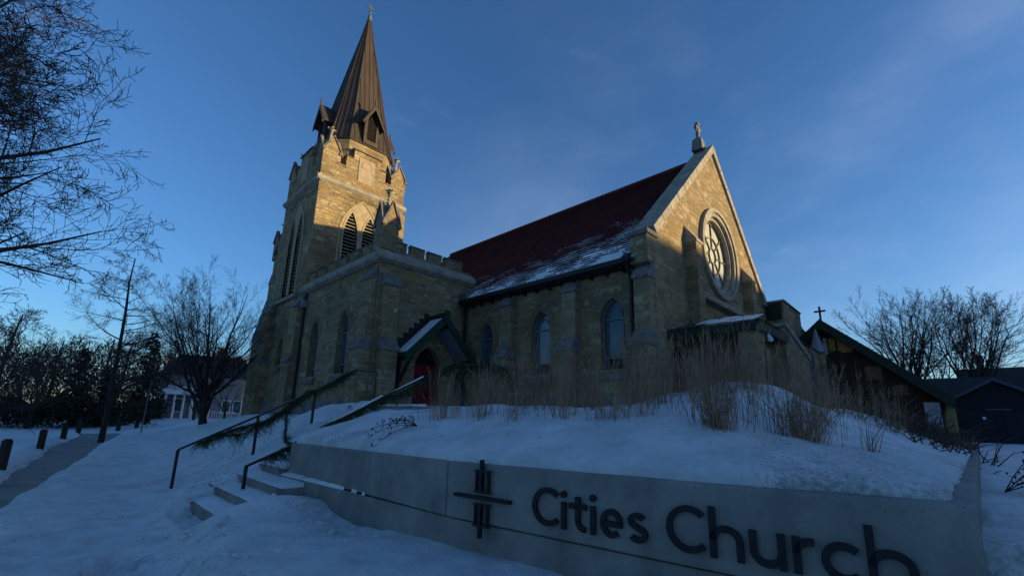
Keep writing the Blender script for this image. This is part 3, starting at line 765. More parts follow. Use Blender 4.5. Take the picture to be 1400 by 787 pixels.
fp = MB(); fp.hexa([(17.36, 3.87, 5.07), (20.7, 3.87, 4.2), (20.7, 6.6, 4.2), (17.36, 6.6, 5.07)], [(17.36, 3.87, 5.2), (20.7, 3.87, 4.33), (20.7, 6.6, 4.33), (17.36, 6.6, 5.2)]); part(fp, 'wing_coping', M_TRIM, church, bevel=.01)
fp = MB(); fp.box(20.7, 25.9, 4.6, 6.6, 1.2, 5.3); part(fp, 'link_wall', M_STONE2, church, bevel=.02)
fp = MB(); fp.hexa([(20.7, 4.5, 5.3), (26, 4.5, 5.3), (26, 6.6, 5.3), (20.7, 6.6, 5.3)], [(20.7, 5.2, 5.9), (26, 5.2, 5.9), (26, 6.6, 5.9), (20.7, 6.6, 5.9)]); part(fp, 'link_roof', M_GREEN2, church)
fp = MB(); fp.tube([(28.3, 5.0, 1.2), (28.3, 5.0, 5.6)], .42, 4); part(fp, 'annex_pier', M_STONE2, church)
fp = MB(); fp.tube([(28.3, 5.0, 5.6), (28.3, 5.0, 6.9)], [.40, .02], 8); part(fp, 'pier_spirelet', mat('lead_grey', (.20, .22, .24), .5), church)
fA = Frame('y', 4.6, 1)
fp = MB(); fill(fp, fA, arch_pts(24.2, 1.4, 1.9, 3.9, 5.1), -.02); pw = part(fp, 'window', M_DARK, church, uvmode=None)
fp = MB(); ring(fp, fA, arch_pts(24.2, 1.38, 1.92, 3.9, 5.08), arch_pts(24.2, 1.62, 1.8, 3.9, 5.28), -.10, .05)
frbox(fp, fA, 24.17, 24.23, 1.9, 5.0, -.06, -.021); frbox(fp, fA, 23.75, 23.8, 1.9, 4.6, -.06, -.021); frbox(fp, fA, 24.6, 24.65, 1.9, 4.6, -.06, -.021)
sub(fp, 'frame', M_CAP, pw)

# ---- entrance block (crenellated) left of the nave
def block():
    mb = MB()
    AW = [22.65, 19.45]
    wall(mb, FA, [(Yb, 1), (TY0+.0, 1), (TY0+.0, 8.61), (Yb, 8.61)], [arch_pts(y, 1.0, 3.45, 5.35, 6.38) for y in AW], .30)
    dx0, dx1 = 10.75, 12.15; cx = (dx0+dx1)/2
    wall(mb, FB, [(Xb, 1), (Xn+.3, 1), (Xn+.3, 8.61), (Xb, 8.61)], [arch_pts(cx, dx1-dx0, 1.5, 3.7, 4.75)], .35)
    mb.face([(Xb+.2, Yb+.2, 8.56), (Xn+.3, Yb+.2, 8.56), (Xn+.3, TY0, 8.56), (Xb+.2, TY0, 8.56)])
    part(mb, 'block_wall', M_STONE, church)
    for y in AW: add_window(FA, y, 1.0, 3.45, 5.35, 6.38, .29)
    for y in AW:
        mb = MB(); voussoirs(mb, FA, y, 1.02, 5.35, 6.42, .28, .016); part(mb, 'window_arch', M_STONE2, church, bevel=.01)
    # door
    p = MB(); frbox(p, FB, dx0, dx1, 1.5, 3.95, .26, .32); d = part(p, 'red_door', M_RED, church, label='double door painted bright red')
    p = MB()
    for a0, a1 in ((dx0+.06, cx-.03), (cx+.03, dx1-.06)):
        w_ = (a1-a0)
        for b0, b1 in ((1.62, 2.3), (2.42, 3.15), (3.27, 3.85)):
            frbox(p, FB, a0+.06, a1-.06, b0, b1, .235, .259)
    sub(p, 'door_panel', M_RED, d, bevel=.01)
    p = MB(); frbox(p, FB, cx-.012, cx+.012, 1.5, 3.95, .24, .258); sub(p, 'door_gap', M_DARK, d)
    p = MB(); fill(p, FB, arch_pts(cx, dx1-dx0, 3.96, 3.97, 4.75), .34); part(p, 'door_tympanum', M_DARK, church, uvmode=None)
    # cornice
    mb = MB()
    prof = [(-.06, 8.02), (-.24, 8.14), (-.27, 8.22), (-.27, 8.34), (-.02, 8.60), (.05, 8.60), (.05, 8.02)]
    frprism(mb, FA, prof, Yb-.02, TY0+.1)
    pb = [(-.05, 8.04), (-.23, 8.16), (-.26, 8.24), (-.26, 8.36), (-.01, 8.62), (.06, 8.62), (.06, 8.04)]
    frprism(mb, FB, pb, Xb-.2, Xn+.32)
    part(mb, 'cornice', M_TRIM, church, bevel=.008)
    # battlement
    mb = MB(); cp = MB()
    def merlon(fr, a0, a1, t=.30):
        frbox(mb, fr, a0, a1, 8.60, 9.12, .02, t); frprism(cp, fr, [(-.04, 9.12), (.12, 9.22), (t-.1, 9.22), (t+.05, 9.12)], a0-.02, a1+.02)
    for a0, a1 in ((9.45, 9.93), (10.16, 10.88), (11.12, 11.84), (12.08, 13.1)): merlon(FB, a0, a1)
    frbox(mb, FB, Xb+.3, Xn+.2, 8.601, 8.74, .03, .28)
    y = 17.5
    while y < 24.3: merlon(FA, y, y+.85); y += 1.22
    frbox(mb, FA, Yb, TY0, 8.601, 8.74, .03, .28)
    o = part(mb, 'battlement', M_STONE2, church, bevel=.012)
    sub(cp, 'battlement_coping', M_CAP, o)
block()
buttress('b', FB, 8.85, 9.55, [(4.25, .55), (7.0, .32)])
buttress('b', FA, 16.7, 17.5, [(4.3, .52), (7.25, .28)])
mb = MB(); frprism(mb, FA, [(-.14, 1), (-.14, 2.15), (0, 2.3), (0, 1)], 16.4, 30.2); part(mb, 'plinth', M_CAP, church)

def finial(mb, x, y, z, h, r):
    mb.tube([(x, y, z), (x, y, z+h*.55)], [r, r*.35], 8)
    mb.tube([(x, y, z+h*.55), (x, y, z+h*.62), (x, y, z+h*.66)], [r*.3, r*.8, r*.3], 8)
    mb.tube([(x, y, z+h*.66), (x, y, z+h*.74), (x, y, z+h*.86), (x, y, z+h)], [r*.3, r*.95, r*.75, r*.15], 8)
    for a in range(4):
        t = a*pi/2; mb.tube([(x, y, z+h*.77), (x+cos(t)*r*1.7, y+sin(t)*r*1.7, z+h*.84)], [r*.45, r*.3], 5)
    for k in range(3):
        zz = z+h*(.1+.14*k); rr = r*(1-.2*k)
        for a in range(4):
            t = a*pi/2+pi/4; mb.tube([(x+cos(t)*rr*.7, y+sin(t)*rr*.7, zz), (x+cos(t)*rr*1.3, y+sin(t)*rr*1.3, zz+h*.05)], [r*.22, r*.14], 4)
def pinnacle(cx, cy, hw, z0, ze, za, fin, parent=church, m=M_STONE2):
    """square pier with a gable on every side and a finial"""
    b = MB(); b.box(cx-hw, cx+hw, cy-hw, cy+hw, z0, ze)
    for sx, sy in ((1, 0), (-1, 0), (0, 1), (0, -1)):
        if sx: b.add([(cx+sx*hw, cy-hw, ze), (cx+sx*hw, cy+hw, ze), (cx+sx*hw, cy, za)], [(0, 1, 2)])
        else: b.add([(cx-hw, cy+sy*hw, ze), (cx+hw, cy+sy*hw, ze), (cx, cy+sy*hw, za)], [(0, 1, 2)])
    for sx, sy in ((1, 1), (1, -1), (-1, 1), (-1, -1)):
        c = Vector((cx+sx*hw, cy+sy*hw, ze)); t = Vector((cx, cy, za))
        b.face([c, (cx+sx*hw, cy, za), t]); b.face([c, (cx, cy+sy*hw, za), t])
    o = part(b, 'pinnacle', m, parent)
    c = MB()
    e = .07; th = .09
    for ax in (0, 1):
        for s_ in (1, -1):
            q = (hw+e)*s_
            for s2 in (1, -1):
                lo = (s2*(hw+.08), ze-.07); hi = (0, za+.08)
                def P(h, z, d): return (cx+d, cy+h, z) if ax == 0 else (cx+h, cy+d, z)
                inn = (hw-.12)*s_
                A = [P(lo[0], lo[1], q), P(hi[0], hi[1], q), P(hi[0], hi[1], inn), P(lo[0], lo[1], inn)]
                c.hexa(A, [(p[0], p[1], p[2]+th) for p in A])
    sub(c, 'gablet_coping', M_CAP, o)
    f = MB(); finial(f, cx, cy, za-.1, fin, .15); sub(f, 'finial', M_TRIM, o)
    return o
pinnacle(9.02, 16.87, .38, 8.6, 9.75, 10.75, 1.0)

# ---- porch roof over the red door
def side_porch():
    xr, zr, half, ze = 11.47, 6.02, 1.78, 4.22
    y0, y1 = 15.5, Yb+.02
    mb = MB()
    for s_ in (1, -1):
        A = [(xr, y0, zr-.12), (xr+s_*half, y0, ze-.12), (xr+s_*half, y1, ze-.12), (xr, y1, zr-.12)]
        mb.hexa(A, [(p[0], p[1], p[2]+.12) for p in A])
    o = part(mb, 'side_porch_roof', M_SHING, church)
    mb = MB()
    for s_ in (1, -1):
        A = [(xr+s_*.0, y0-.08, zr-.36), (xr+s_*(half+.06), y0-.08, ze-.42), (xr+s_*(half+.06), y0-.003, ze-.42), (xr+s_*.0, y0-.003, zr-.36)]
        mb.hexa(A, [(p[0], p[1], p[2]+.42) for p in A])
        mb.box(min(xr+s_*half, xr+s_*(half+.06)), max(xr+s_*half, xr+s_*(half+.06)), y0, y1, ze-.2, ze)
    mb.box(xr-.1, xr+.1, y0-.12, y1, zr-.02, zr+.12)
    mb.box(xr-.12, xr+.12, y0-.16, y0-.06, zr-.3, zr+.22)
    sub(mb, 'bargeboard', M_GREEN, o)
    mb = MB()
    n = 13
    for k in range(n):      # tile-stepped snow on the left slope
        t0, t1 = k/n, (k+1)/n
        xa, za = xr-half*t0, zr-(zr-ze)*t0; xb, zb = xr-half*t1, zr-(zr-ze)*t1
        if k in (0,): continue
        ya = y0+.02+.03*sin(k*2.1)
        A = [(xa, ya, za+.005), (xb, ya, zb+.005), (xb, y1-.22, zb+.005), (xa, y1-.22, za+.005)]
        B = [(xa, ya, za+.03), (xb, ya, zb+.075), (xb, y1-.22, zb+.075), (xa, y1-.22, za+.03)]
        mb.hexa(A, B)
    sub(mb, 'porch_snow', M_SNOW2, o, bevel=.012)
    mb = MB()
    for k in range(7):      # stepped flashing climbing the wall
        x = xr-half+.05+k*.25; z = ze+.28+k*.255
        mb.box(x-.16, x+.11, Yb-.03, Yb+.01, z-.55, z+.18)
    for k in range(7):
        x = xr+half-.05-k*.25; z = ze+.28+k*.255
        mb.box(x-.11, x+.16, Yb-.028, Yb+.01, z-.55, z+.1)
    sub(mb, 'stepped_flashing', M_GUT, o)
    for s_ in (1, -1):
        mb = MB(); xx = xr+s_*(half-.25)
        pts = [(xx, Yb, 2.9), (xx, Yb-.25, 3.15), (xx, Yb-.6, 3.6), (xx, Yb-.85, 4.02)]
        mb.tube(pts, .085, 4); mb.bar((xx, Yb-.05, 2.7), (xx, Yb-.05, 4.1), .14); mb.bar((xx, Yb, 4.05), (xx, y0, 4.05), .14)
        sub(mb, 'bracket', M_GREEN2, o)
    mb = MB()
    mb.hexa([(xr+.25, y0+.1, zr-.62), (xr+1.45, y0+.1, ze-.0), (xr+1.45, y1, ze-.0), (xr+.25, y1, zr-.62)], [(xr+.25, y0+.1, zr-.5), (xr+1.45, y0+.1, ze+.08), (xr+1.45, y1, ze+.08), (xr+.25, y1, zr-.5)])
    sub(mb, 'soffit_board', mat('grey_soffit', (.16, .18, .20), .7), o)
side_porch()

# ---- tower
def tower():
    cx, cy = (TX0+TX1)/2, (TY0+TY1)/2
    mb = MB()
    LB = [(10.88, .86), (12.06, .86)]; LA = [(26.85, .80), (28.05, .80)]
    wall(mb, FT, [(TX0, 1), (TX1, 1), (TX1, 16.45), (TX0, 16.45)], [arch_pts(x, w_, 8.9, 12.2, 13.72) for x, w_ in LB], .38)
    wall(mb, FA, [(TY0, 1), (TY1, 1), (TY1, 16.45), (TY0, 16.45)], [arch_pts(y, w_, 8.45, 12.0, 13.62) for y, w_ in LA]+[arch_pts(27.45, .75, 4.3, 5.3, 6.0)], .38)
    mb.face([(TX1, TY0, 1), (TX1, TY1, 1), (TX1, TY1, 16.45), (TX1, TY0, 16.45)])
    mb.face([(TX0, TY1, 1), (TX1, TY1, 1), (TX1, TY1, 16.45), (TX0, TY1, 16.45)])
    mb.face([(TX0+.1, TY0+.1, 16.4), (TX1-.1, TY0+.1, 16.4), (TX1-.1, TY1-.1, 16.4), (TX0+.1, TY1-.1, 16.4)])
    tw = part(mb, 'tower_wall', M_STONE, church)
    add_window(FA, 27.45, .75, 4.3, 5.3, 6.0, .30, inner=False)
    # belfry louvres
    for fr, L_, z0, zs, za in ((FT, LB, 8.9, 12.2, 13.72), (FA, LA, 8.45, 12.0, 13.62)):
        for c, w_ in L_:
            p = MB(); fill(p, fr, arch_pts(c, w_, z0, zs, za), .37); b = part(p, 'belfry_opening', M_DARK, church, uvmode=None)
            g = MB(); z = z0+.05
            h = za-zs; R = ((w_/2)**2+h*h)/w_
            while z < za-.18:
                hw = w_/2 if z < zs else max(.04, sqrt(max(0, R*R-(z-zs)**2))-(R-w_/2))
                frprism(g, fr, [(.06, z), (.06, z+.05), (.26, z+.16), (.26, z+.11)], c-hw+.01, c+hw-.01)
                z += .215
            sub(g, 'louvres', M_LOUV, b)
            g = MB(); ring(g, fr, arch_pts(c, w_, z0, zs, za), arch_pts(c, w_+.22, z0-.1, zs, za+.20), -.03, .1); sub(g, 'stone_surround', M_TRIMW, b)
    # hood arch over each pair + tympanum + sill
    for fr, c, ww, z0, zs, za in ((FT, 11.47, 2.5, 8.9, 12.1, 14.55), (FA, 27.45, 2.5, 8.45, 11.9, 14.45)):
        g = MB(); ring(g, fr, arch_pts(c, ww, z0, zs, za, 10), arch_pts(c, ww+.2, z0, zs, za+.12, 10), -.055, .02)
        part(g, 'hood_arch', M_TRIMW, church)
        g = MB(); L_ = LB if fr is FT else LA
        wall(g, Frame(fr.ax, fr.c-.012, 1), arch_pts(c, ww-.01, zs+.3, zs+.31, za-.02, 10), [arch_pts(q, w2+.2, zs+.305, zs+.32 if fr is FA else zs+.33, (13.72 if fr is FT else 13.62)+.16) for q, w2 in L_], .01)
        part(g, 'arch_tympanum', M_TRIMW, church)
        g = MB(); frbox(g, fr, c-.16, c+.16, z0, zs+.2, -.04, .1); part(g, 'mullion', M_TRIMW, church)
        g = MB()
        voussoirs(g, fr, c, ww+.2, zs, za+.12, .26, .02); part(g, 'arch_stones', M_STONE, church)
        if fr is FA:
            g = MB(); frprism(g, fr, [(-.22, z0-.35), (-.22, z0-.2), (.1, z0+.02), (.1, z0-.35)], c-1.6, c+2.3); part(g, 'belfry_sill', M_TRIM, church)
    # string course
    g = MB(); pf = [(-.02, 14.98), (-.17, 15.12), (-.17, 15.24), (-.0, 15.42), (.05, 15.42), (.05, 14.98)]
    frprism(g, FT, pf, TX0-.17, TX1+.17)
    pf2 = [(d-.003, z+.004) for d, z in pf]
    frprism(g, FA, pf2, TY0-.14, TY1+.17)
    part(g, 'string_course', M_TRIM, church)
    # tiny dentil line beneath
    g = MB()
    for fr, a0, a1 in ((FT, TX0+.9, TX1-.9), (FA, TY0+.7, TY1-.9)):
        n_ = 4; seg = (a1-a0)/n_
        for k in range(n_):
            z = 14.45 if k in (0, 3) else 14.65
            frbox(g, fr, a0+seg*k, a0+seg*(k+1), z, z+.1, -.045, .02)
    part(g, 'corbel_band', M_STONE2, church)
    # parapet: shoulders and centre merlon with blind panel
    for fr, a, b in ((FT, TX0, TX1), (FA, TY0, TY1), (Frame('x', TX1, -1), TY0, TY1), (Frame('y', TY1, -1), TX0, TX1)):
        g = MB(); gc = MB(); pn = MB(); tr = MB()
        c = (a+b)/2
        frbox(g, fr, c-1.33, c+1.33, 16.44, 17.25, .0, .38); frbox(g, fr, c-.88, c+.88, 17.25, 17.86, .0, .38)
        for s_ in (-1, 1):
            frprism(gc, fr, [(-.08, 17.25), (.05, 17.36), (.4, 17.36), (.43, 17.25)], *sorted((c+s_*.885, c+s_*1.38)))
        frprism(gc, fr, [(-.11, 17.86), (.06, 18.02), (.4, 18.02), (.45, 17.86)], c-.96, c+.96)
        for s_ in (-1, 1):
            lo, hi = sorted((c+s_*1.33, c+s_*1.85)); frbox(gc, fr, lo, hi, 16.445, 16.52, -.05, .36)
        frbox(pn, fr, c-.53, c+.53, 15.85, 17.5, -.022, .02)
        ring(tr, fr, arch_pts(c-.0, .62, 16.9, 17.05, 17.36), arch_pts(c-.0, .70, 16.86, 17.05, 17.41), -.045, -.02)
        frbox(tr, fr, c+.44, c+.53, 15.9, 17.0, -.04, -.02); frbox(tr, fr, c-.53, c-.47, 15.9, 17.45, -.04, -.02)
        pa = part(g, 'parapet', M_STONE, church); sub(gc, 'parapet_coping', M_CAP, pa)
        bp = part(pn, 'blind_panel', M_TRIMW, church); sub(tr, 'panel_tracery', M_TRIM, bp)
    hw = .54
    for x in (TX0+hw, TX1-hw+.05):
        for y in (TY0+hw, TY1-hw):
            pinnacle(x, y, hw, 15.4 if False else 16.44, 17.1, 18.0, 1.15, m=M_STONE)
    # clasping strip on the right corner, stepping out
    g = MB(); g.box(TX1+.001, TX1+.28, TY0+.12, TY0+1.1, 1, 14.9); part(g, 'corner_strip', M_STONE, church)
    # far corner buttress with its own pinnacle
    b = buttress('b', Frame('y', TY1, -1), 8.75, 9.9, [(6.3, 3.2), (9.9, 1.35), (11.9, 1.0)])
    pinnacle(9.14, TY1+1.0, .42, 11.6, 12.9, 13.5, .95)
    buttress('b', FA, 24.35, 25.35, [(4.3, .50), (7.3, .40)])
    buttress('b', FA, 29.0, 30.1, [(4.6, .55), (7.6, .40)])
    # downspout on the block/tower corner
    g = MB(); g.tube([(8.62, 24.2, 8.0), (8.6, 24.2, 7.3), (8.6, 24.2, 2)], .06, 8); part(g, 'downspout', M_GUT, church)
    g = MB(); g.box(8.42, 8.69, 24.05, 24.35, 7.2, 7.6); part(g, 'rain_hopper', mat('hopper_zinc', (.2, .22, .23), .5), church)

    # spire: broached octagon with standing seams
    sx, sy, a, zb, zt = 11.62, 27.25, 2.22, 18.72, 30.6
    hs = 1.32
    ctr = Vector((sx, sy, 0))
    def octo(r, h): return [Vector((r*c, r*s_, 0)) for c, s_ in ((h, -1), (1, -h), (1, h), (h, 1), (-h, 1), (-1, h), (-1, -h), (-h, -1))]
    base = octo(a, hs/a)
    drum = octo(a-.06, hs/a)
    g = MB()
    for i in range(8):
        p, q = ctr+drum[i], ctr+drum[(i+1) % 8]
        g.face([(p.x, p.y, 16.3), (q.x, q.y, 16.3), (q.x, q.y, zb), (p.x, p.y, zb)])
    part(g, 'spire_drum', M_STONE, church)
    g = MB(); seam = MB()
    def ring_at(t):     # t 0 base .. 1 tip
        z = zb+(zt-zb)*t; k = (1-t)
        fl = 1+.05*max(0, 1-t/.16)**1.5
        kk = max(.018, k*.97+.0)
        return [Vector((sx+p.x*kk*fl, sy+p.y*kk*fl, z)) for p in base]
    ts = [0, .05, .1, .16, .35, .6, .8, 1]
    rings = [ring_at(t) for t in ts]
    for A, B in zip(rings, rings[1:]):
        for i in range(8):
            g.face([A[i], A[(i+1) % 8], B[(i+1) % 8], B[i]])
    g.face([Vector((p.x, p.y, zb-.06)) for p in rings[0]][::-1])
    for i in range(8):
        p, q = rings[0][i], rings[0][(i+1) % 8]
        g.face([(p.x, p.y, zb-.06), (q.x, q.y, zb-.06), q, p])
    sp = part(g, 'spire', M_METAL, church)
    for i in range(8):
        seam.tube([r[i] for r in rings], [.06, .06, .055, .05, .045, .04, .03, .02], 5)
        wide = (rings[0][(i+1) % 8]-rings[0][i]).length
        n = max(2, int(round(wide/.34)))
        mid0 = (rings[0][i]+rings[0][(i+1) % 8])/2
        nn = Vector((mid0.x-sx, mid0.y-sy, 0)).normalized()*.014
        for k in range(1, n):
            f = k/n; off = (f-.5)*wide
            tmax = 1-abs(off)/(wide/2)*.98
            pts = []
            for A, B, t0, t1 in zip(rings, rings[1:], ts, ts[1:]):
                def pos(R_, t):
                    p, q = R_[i], R_[(i+1) % 8]; L_ = (q-p).length
                    return (p+q)/2+(q-p).normalized()*max(-L_/2, min(L_/2, off))+nn
                if t0 < tmax:
                    if not pts: pts.append(pos(A, t0))
                    if t1 <= tmax: pts.append(pos(B, t1))
                    else:
                        w_ = (tmax-t0)/(t1-t0); R_ = [A[j]*(1-w_)+B[j]*w_ for j in range(8)]
                        pts.append(pos(R_, tmax))
            seam.tube(pts, .017, 4)
    sub(seam, 'standing_seams', M_METALD, sp)
    g = MB(); g.tube([(sx, sy, zt-.5), (sx, sy, zt-.05), (sx, sy, zt+.15), (sx, sy, zt+.2)], [.17, .12, .05, .035], 8)
    g.tube([(sx, sy, zt+.15), (sx, sy, zt+.95)], .035, 6); g.bar((sx-.24, sy, zt+.66), (sx+.24, sy, zt+.66), .06)
    for t in range(4): g.tube([(sx, sy, zt+.30), (sx+.13*cos(t*pi/2), sy+.13*sin(t*pi/2), zt+.36)], .025, 4)
    sub(g, 'spire_cross', M_BRONZE, sp)
    # lucarnes on the four main faces
    for k in range(4):
        th = k*pi/2
        def T(lx, ly, z):     # lx across, ly outwards
            return Vector((sx+lx*cos(th)-ly*sin(th)*-1*0-ly*(-sin(th)) if False else sx+lx*cos(th)+ly*sin(th), sy+lx*sin(th)-ly*cos(th), z))
        g = MB(); w_, z0, zs, za = .50, zb+.02, zb+1.75, zb+2.75
        out, inn = 2.34, .9
        pts = arch_pts(0, .62, z0+.3, zs-.1, zs+.62)
        loops = [[(-w_, z0), (w_, z0), (w_, zs), (0, za), (-w_, zs)], pts]
        tri = tessellate_polygon([[Vector((p[0], p[1], 0)) for p in L_] for L_ in loops]); flat = loops[0]+loops[1]
        b0 = len(g.v); g.v += [tuple(T(p[0], out, p[1])) for p in flat]
        for t in tri: g.f.append(tuple(b0+i for i in t)); g.uv.append(None)
        for i in range(len(pts)):
            p, q = pts[i], pts[(i+1) % len(pts)]; g.face([T(p[0], out, p[1]), T(q[0], out, q[1]), T(q[0], out-.3, q[1]), T(p[0], out-.3, p[1])])
        for s_ in (-1, 1):
            g.face([T(s_*w_, out, z0), T(s_*w_, inn, z0), T(s_*w_, inn, zs), T(s_*w_, out, zs)])
        lu = part(g, 'lucarne', M_METALD, church)
        g = MB()
        for s_ in (-1, 1):
            A = [T(0, out+.28, za+.02), T(s_*(w_+.26), out+.28, zs-.38), T(s_*(w_+.26), inn-.1, zs-.38), T(0, inn-.5, za+.02)]
            g.hexa(A, [p+Vector((0, 0, .11)) for p in A])
            B = [T(0, out+.28, za-.26), T(s_*(w_+.26), out+.28, zs-.58), T(s_*(w_+.26), out+.2, zs-.58), T(0, out+.2, za-.26)]
            g.hexa(B, [p+Vector((0, 0, .30)) for p in B])
        g.bar(T(0, out+.22, za), T(0, out+.22, za+.55), .10)
        sub(g, 'lucarne_roof', M_METAL, lu)
        g = MB(); z = z0+.34
        while z < zs+.42:
            hw2 = .30 if z < zs-.1 else max(.05, .30*(1-(z-zs+.1)/.75))
            A = [T(-hw2, out-.06, z), T(hw2, out-.06, z), T(hw2, out-.22, z+.09), T(-hw2, out-.22, z+.09)]
            g.hexa(A, [p+Vector((0, 0, .03)) for p in A]); z += .14
        sub(g, 'lucarne_louvres', M_METALD, lu)
        g = MB(); q = [T(p[0], out-.29, p[1]) for p in pts]
        tri = tessellate_polygon([[Vector((p[0], p[1], 0)) for p in pts]]); g.v += [tuple(p) for p in q]
        for t in tri: g.f.append(tuple(t)); g.uv.append(None)
        sub(g, 'lucarne_dark', M_DARK, lu)
tower()

# ================================================================== PARISH HALL
hall = thing('parish_hall', 'dark low hall with steep green-edged gable, small cross and amber glass', 'hall', (30, 5, 1.1))
fH = Frame('x', 30, 1); hy, hz, ey, ez = 4.83, 7.45, .1, 3.0
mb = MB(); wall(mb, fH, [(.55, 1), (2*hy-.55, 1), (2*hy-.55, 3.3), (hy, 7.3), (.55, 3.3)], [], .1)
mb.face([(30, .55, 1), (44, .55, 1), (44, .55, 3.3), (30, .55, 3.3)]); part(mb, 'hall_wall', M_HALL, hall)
mb = MB()
for s_ in (1, -1):
    Yq = lambda y: y if s_ == 1 else 2*hy-y
    A = [(28.9, Yq(hy), hz-.2), (28.9, Yq(ey), ez-.2), (45, Yq(ey), ez-.2), (45, Yq(hy), hz-.2)]
    mb.hexa(A, [(p[0], p[1], p[2]+.25) for p in A])
r = part(mb, 'hall_roof', M_SHING, hall)
mb = MB()
for s_ in (1, -1):
    Yq = lambda y: y if s_ == 1 else 2*hy-y
    A = [(28.78, Yq(hy), hz-.48), (28.78, Yq(ey-.05), ez-.40), (28.89, Yq(ey-.05), ez-.40), (28.89, Yq(hy), hz-.48)]
    mb.hexa(A, [(p[0], p[1], p[2]+.55) for p in A])
sub(mb, 'rake_board', M_GREEN2, r)
mb = MB(); frbox(mb, fH, 4.15, 4.75, 5.85, 6.6, -.05, -.01); frbox(mb, fH, 3.7, 4.2, 5.75, 6.35, -.06, -.02)
part(mb, 'amber_window', M_AMBER, hall)
mb = MB(); frbox(mb, fH, 4.82, 4.98, 5.7, 6.65, -.06, .0); part(mb, 'pale_mullion', M_WHITE, hall)
M_STAIN = mat('stained_brown_glass', (.12, .05, .012), .3, var=.4)
for a0, a1, b0, b1 in ((2.6, 3.3, 4.2, 4.9), (1.7, 2.3, 3.4, 3.9)):
    mb = MB(); frbox(mb, fH, a0, a1, b0, b1, -.03, -.01); part(mb, 'stained_window', M_STAIN, hall)
mb = MB()
for a in range(1, 9): frbox(mb, fH, .55+a*.95, .63+a*.95, 1, 3.4+min(a*.95, 8.5-a*.95)*.82, -.05, -.001)
part(mb, 'timber_frame', M_GREEN2, hall)
mb = MB(); mb.bar((29.2, hy, hz+.05), (29.2, hy, hz+.85), .09); mb.bar((29.2, hy-.27, hz+.58), (29.2, hy+.27, hz+.58), .09); part(mb, 'hall_cross', M_GUT, hall)
mb = MB(); mb.box(29.3, 30.2, .62, 1.18, .9, 3.0); part(mb, 'corner_wall', mat('pale_stucco', (.34, .36, .40), .8, var=.1), hall)
mb = MB(); mb.box(30.0, 30.4, .12, .50, 1.0, 2.95); part(mb, 'corner_post', M_WARMLIT, hall)
mb = MB(); mb.tube([(29.8, .45, 3.0), (29.8, .52, 2.6), (29.8, .62, 2.4), (29.8, .62, 1.1)], .06, 6); part(mb, 'downspout', M_GUT, hall)

# ================================================================== SIGN WALL
sign = thing('sign_wall', 'long grey concrete retaining wall carrying the church name in black letters', 'wall', (3.2, 4, 0))
def sign_wall():
    def offs(d): # inner line points offset by d
        return [(3.1+d, 8.3), (3.1+d, 4.02), (3.636+d, -.0+.007+d*.9)]
    # upper course: two panels with a joint
    ztl = lambda y: 1.165+.0105*max(0, 4-y)-.012*max(0, y-5)
    for (xa, ya, xb, yb) in ((3.1, 8.5, 3.1, 4.006), (3.1005, 3.994, 3.636, .007)):
        mb = MB(); za, zb_ = ztl(ya), ztl(yb)
        t = .28
        A = [(xa, ya, .607), (xb, yb, .607), (xb+t, yb, .607), (xa+t, ya, .607)]
        B = [(xa, ya, za), (xb, yb, zb_), (xb+t, yb, zb_), (xa+t, ya, za)]
        mb.hexa(A, B)
        o = part(mb, 'upper_panel', M_CONC, sign, bevel=.022)
    mb = MB()
    xa = 3.1-.12; mb.hexa([(xa, 8.6, -.3), (3.165, 3.9, -.3), (3.5, 3.9, -.3), (3.4, 8.6, -.3)], [(xa, 8.6, .59), (3.165, 3.9, .59), (3.5, 3.9, .59), (3.4, 8.6, .59)])
    mb.hexa([(3.158, 3.9, -.3), (3.69, .03, -.3), (3.95, .03, -.3), (3.5, 3.9, -.3)], [(3.158, 3.9, .59), (3.69, .03, .59), (3.95, .03, .59), (3.5, 3.9, .59)])
    part(mb, 'lower_course', M_CONC, sign, bevel=.01)
    mb = MB(); mb.box(3.16, 4.25, 8.26, 8.498, -.2, 1.10); part(mb, 'cheek_wall', M_CONC, sign, bevel=.012)
    # return wall running away from the street
    mb = MB(); x0, x1 = 3.65, 26; n = 7
    for i in range(n):
        a = x0+(x1-x0)*i/n; b = x0+(x1-x0)*(i+1)/n-.012
        mb.hexa([(a, ret_y(a), -.3), (b, ret_y(b), -.3), (b, ret_y(b)+.12, -.3), (a, ret_y(a)+.12, -.3)], [(a, ret_y(a), 1.2), (b, ret_y(b), 1.2), (b, ret_y(b)+.12, 1.2), (a, ret_y(a)+.12, 1.2)])
    part(mb, 'return_wall', M_CONC, sign, bevel=.02)
    # snow lying on the ledge between the two courses
    mb = MB(); pts = []
    n = 40; prev = None
    for i in range(n+1):
        y = 8.48-i*(8.48-5.5)/n; xf = 3.1-.12*(y-5.5)/2.8; th = .022+.012*noise.noise(Vector((y*4, 0, 0))); 
        xf = min(3.092, xf+.012+.01*noise.noise(Vector((y*9, 3, 0))))
        cur = [(xf, y, .592), (3.099, y, .592), (3.099, y, .60+th*1.6), (xf+.012, y, .597+th*.5)]
        if prev:
            if i < 30 or i in (33, 34, 37): mb.hexa([prev[0], prev[1], cur[1], cur[0]], [prev[3], prev[2], cur[2], cur[3]])
        prev = cur
    part(mb, 'ledge_snow', M_SNOW2, sign)
sign_wall()

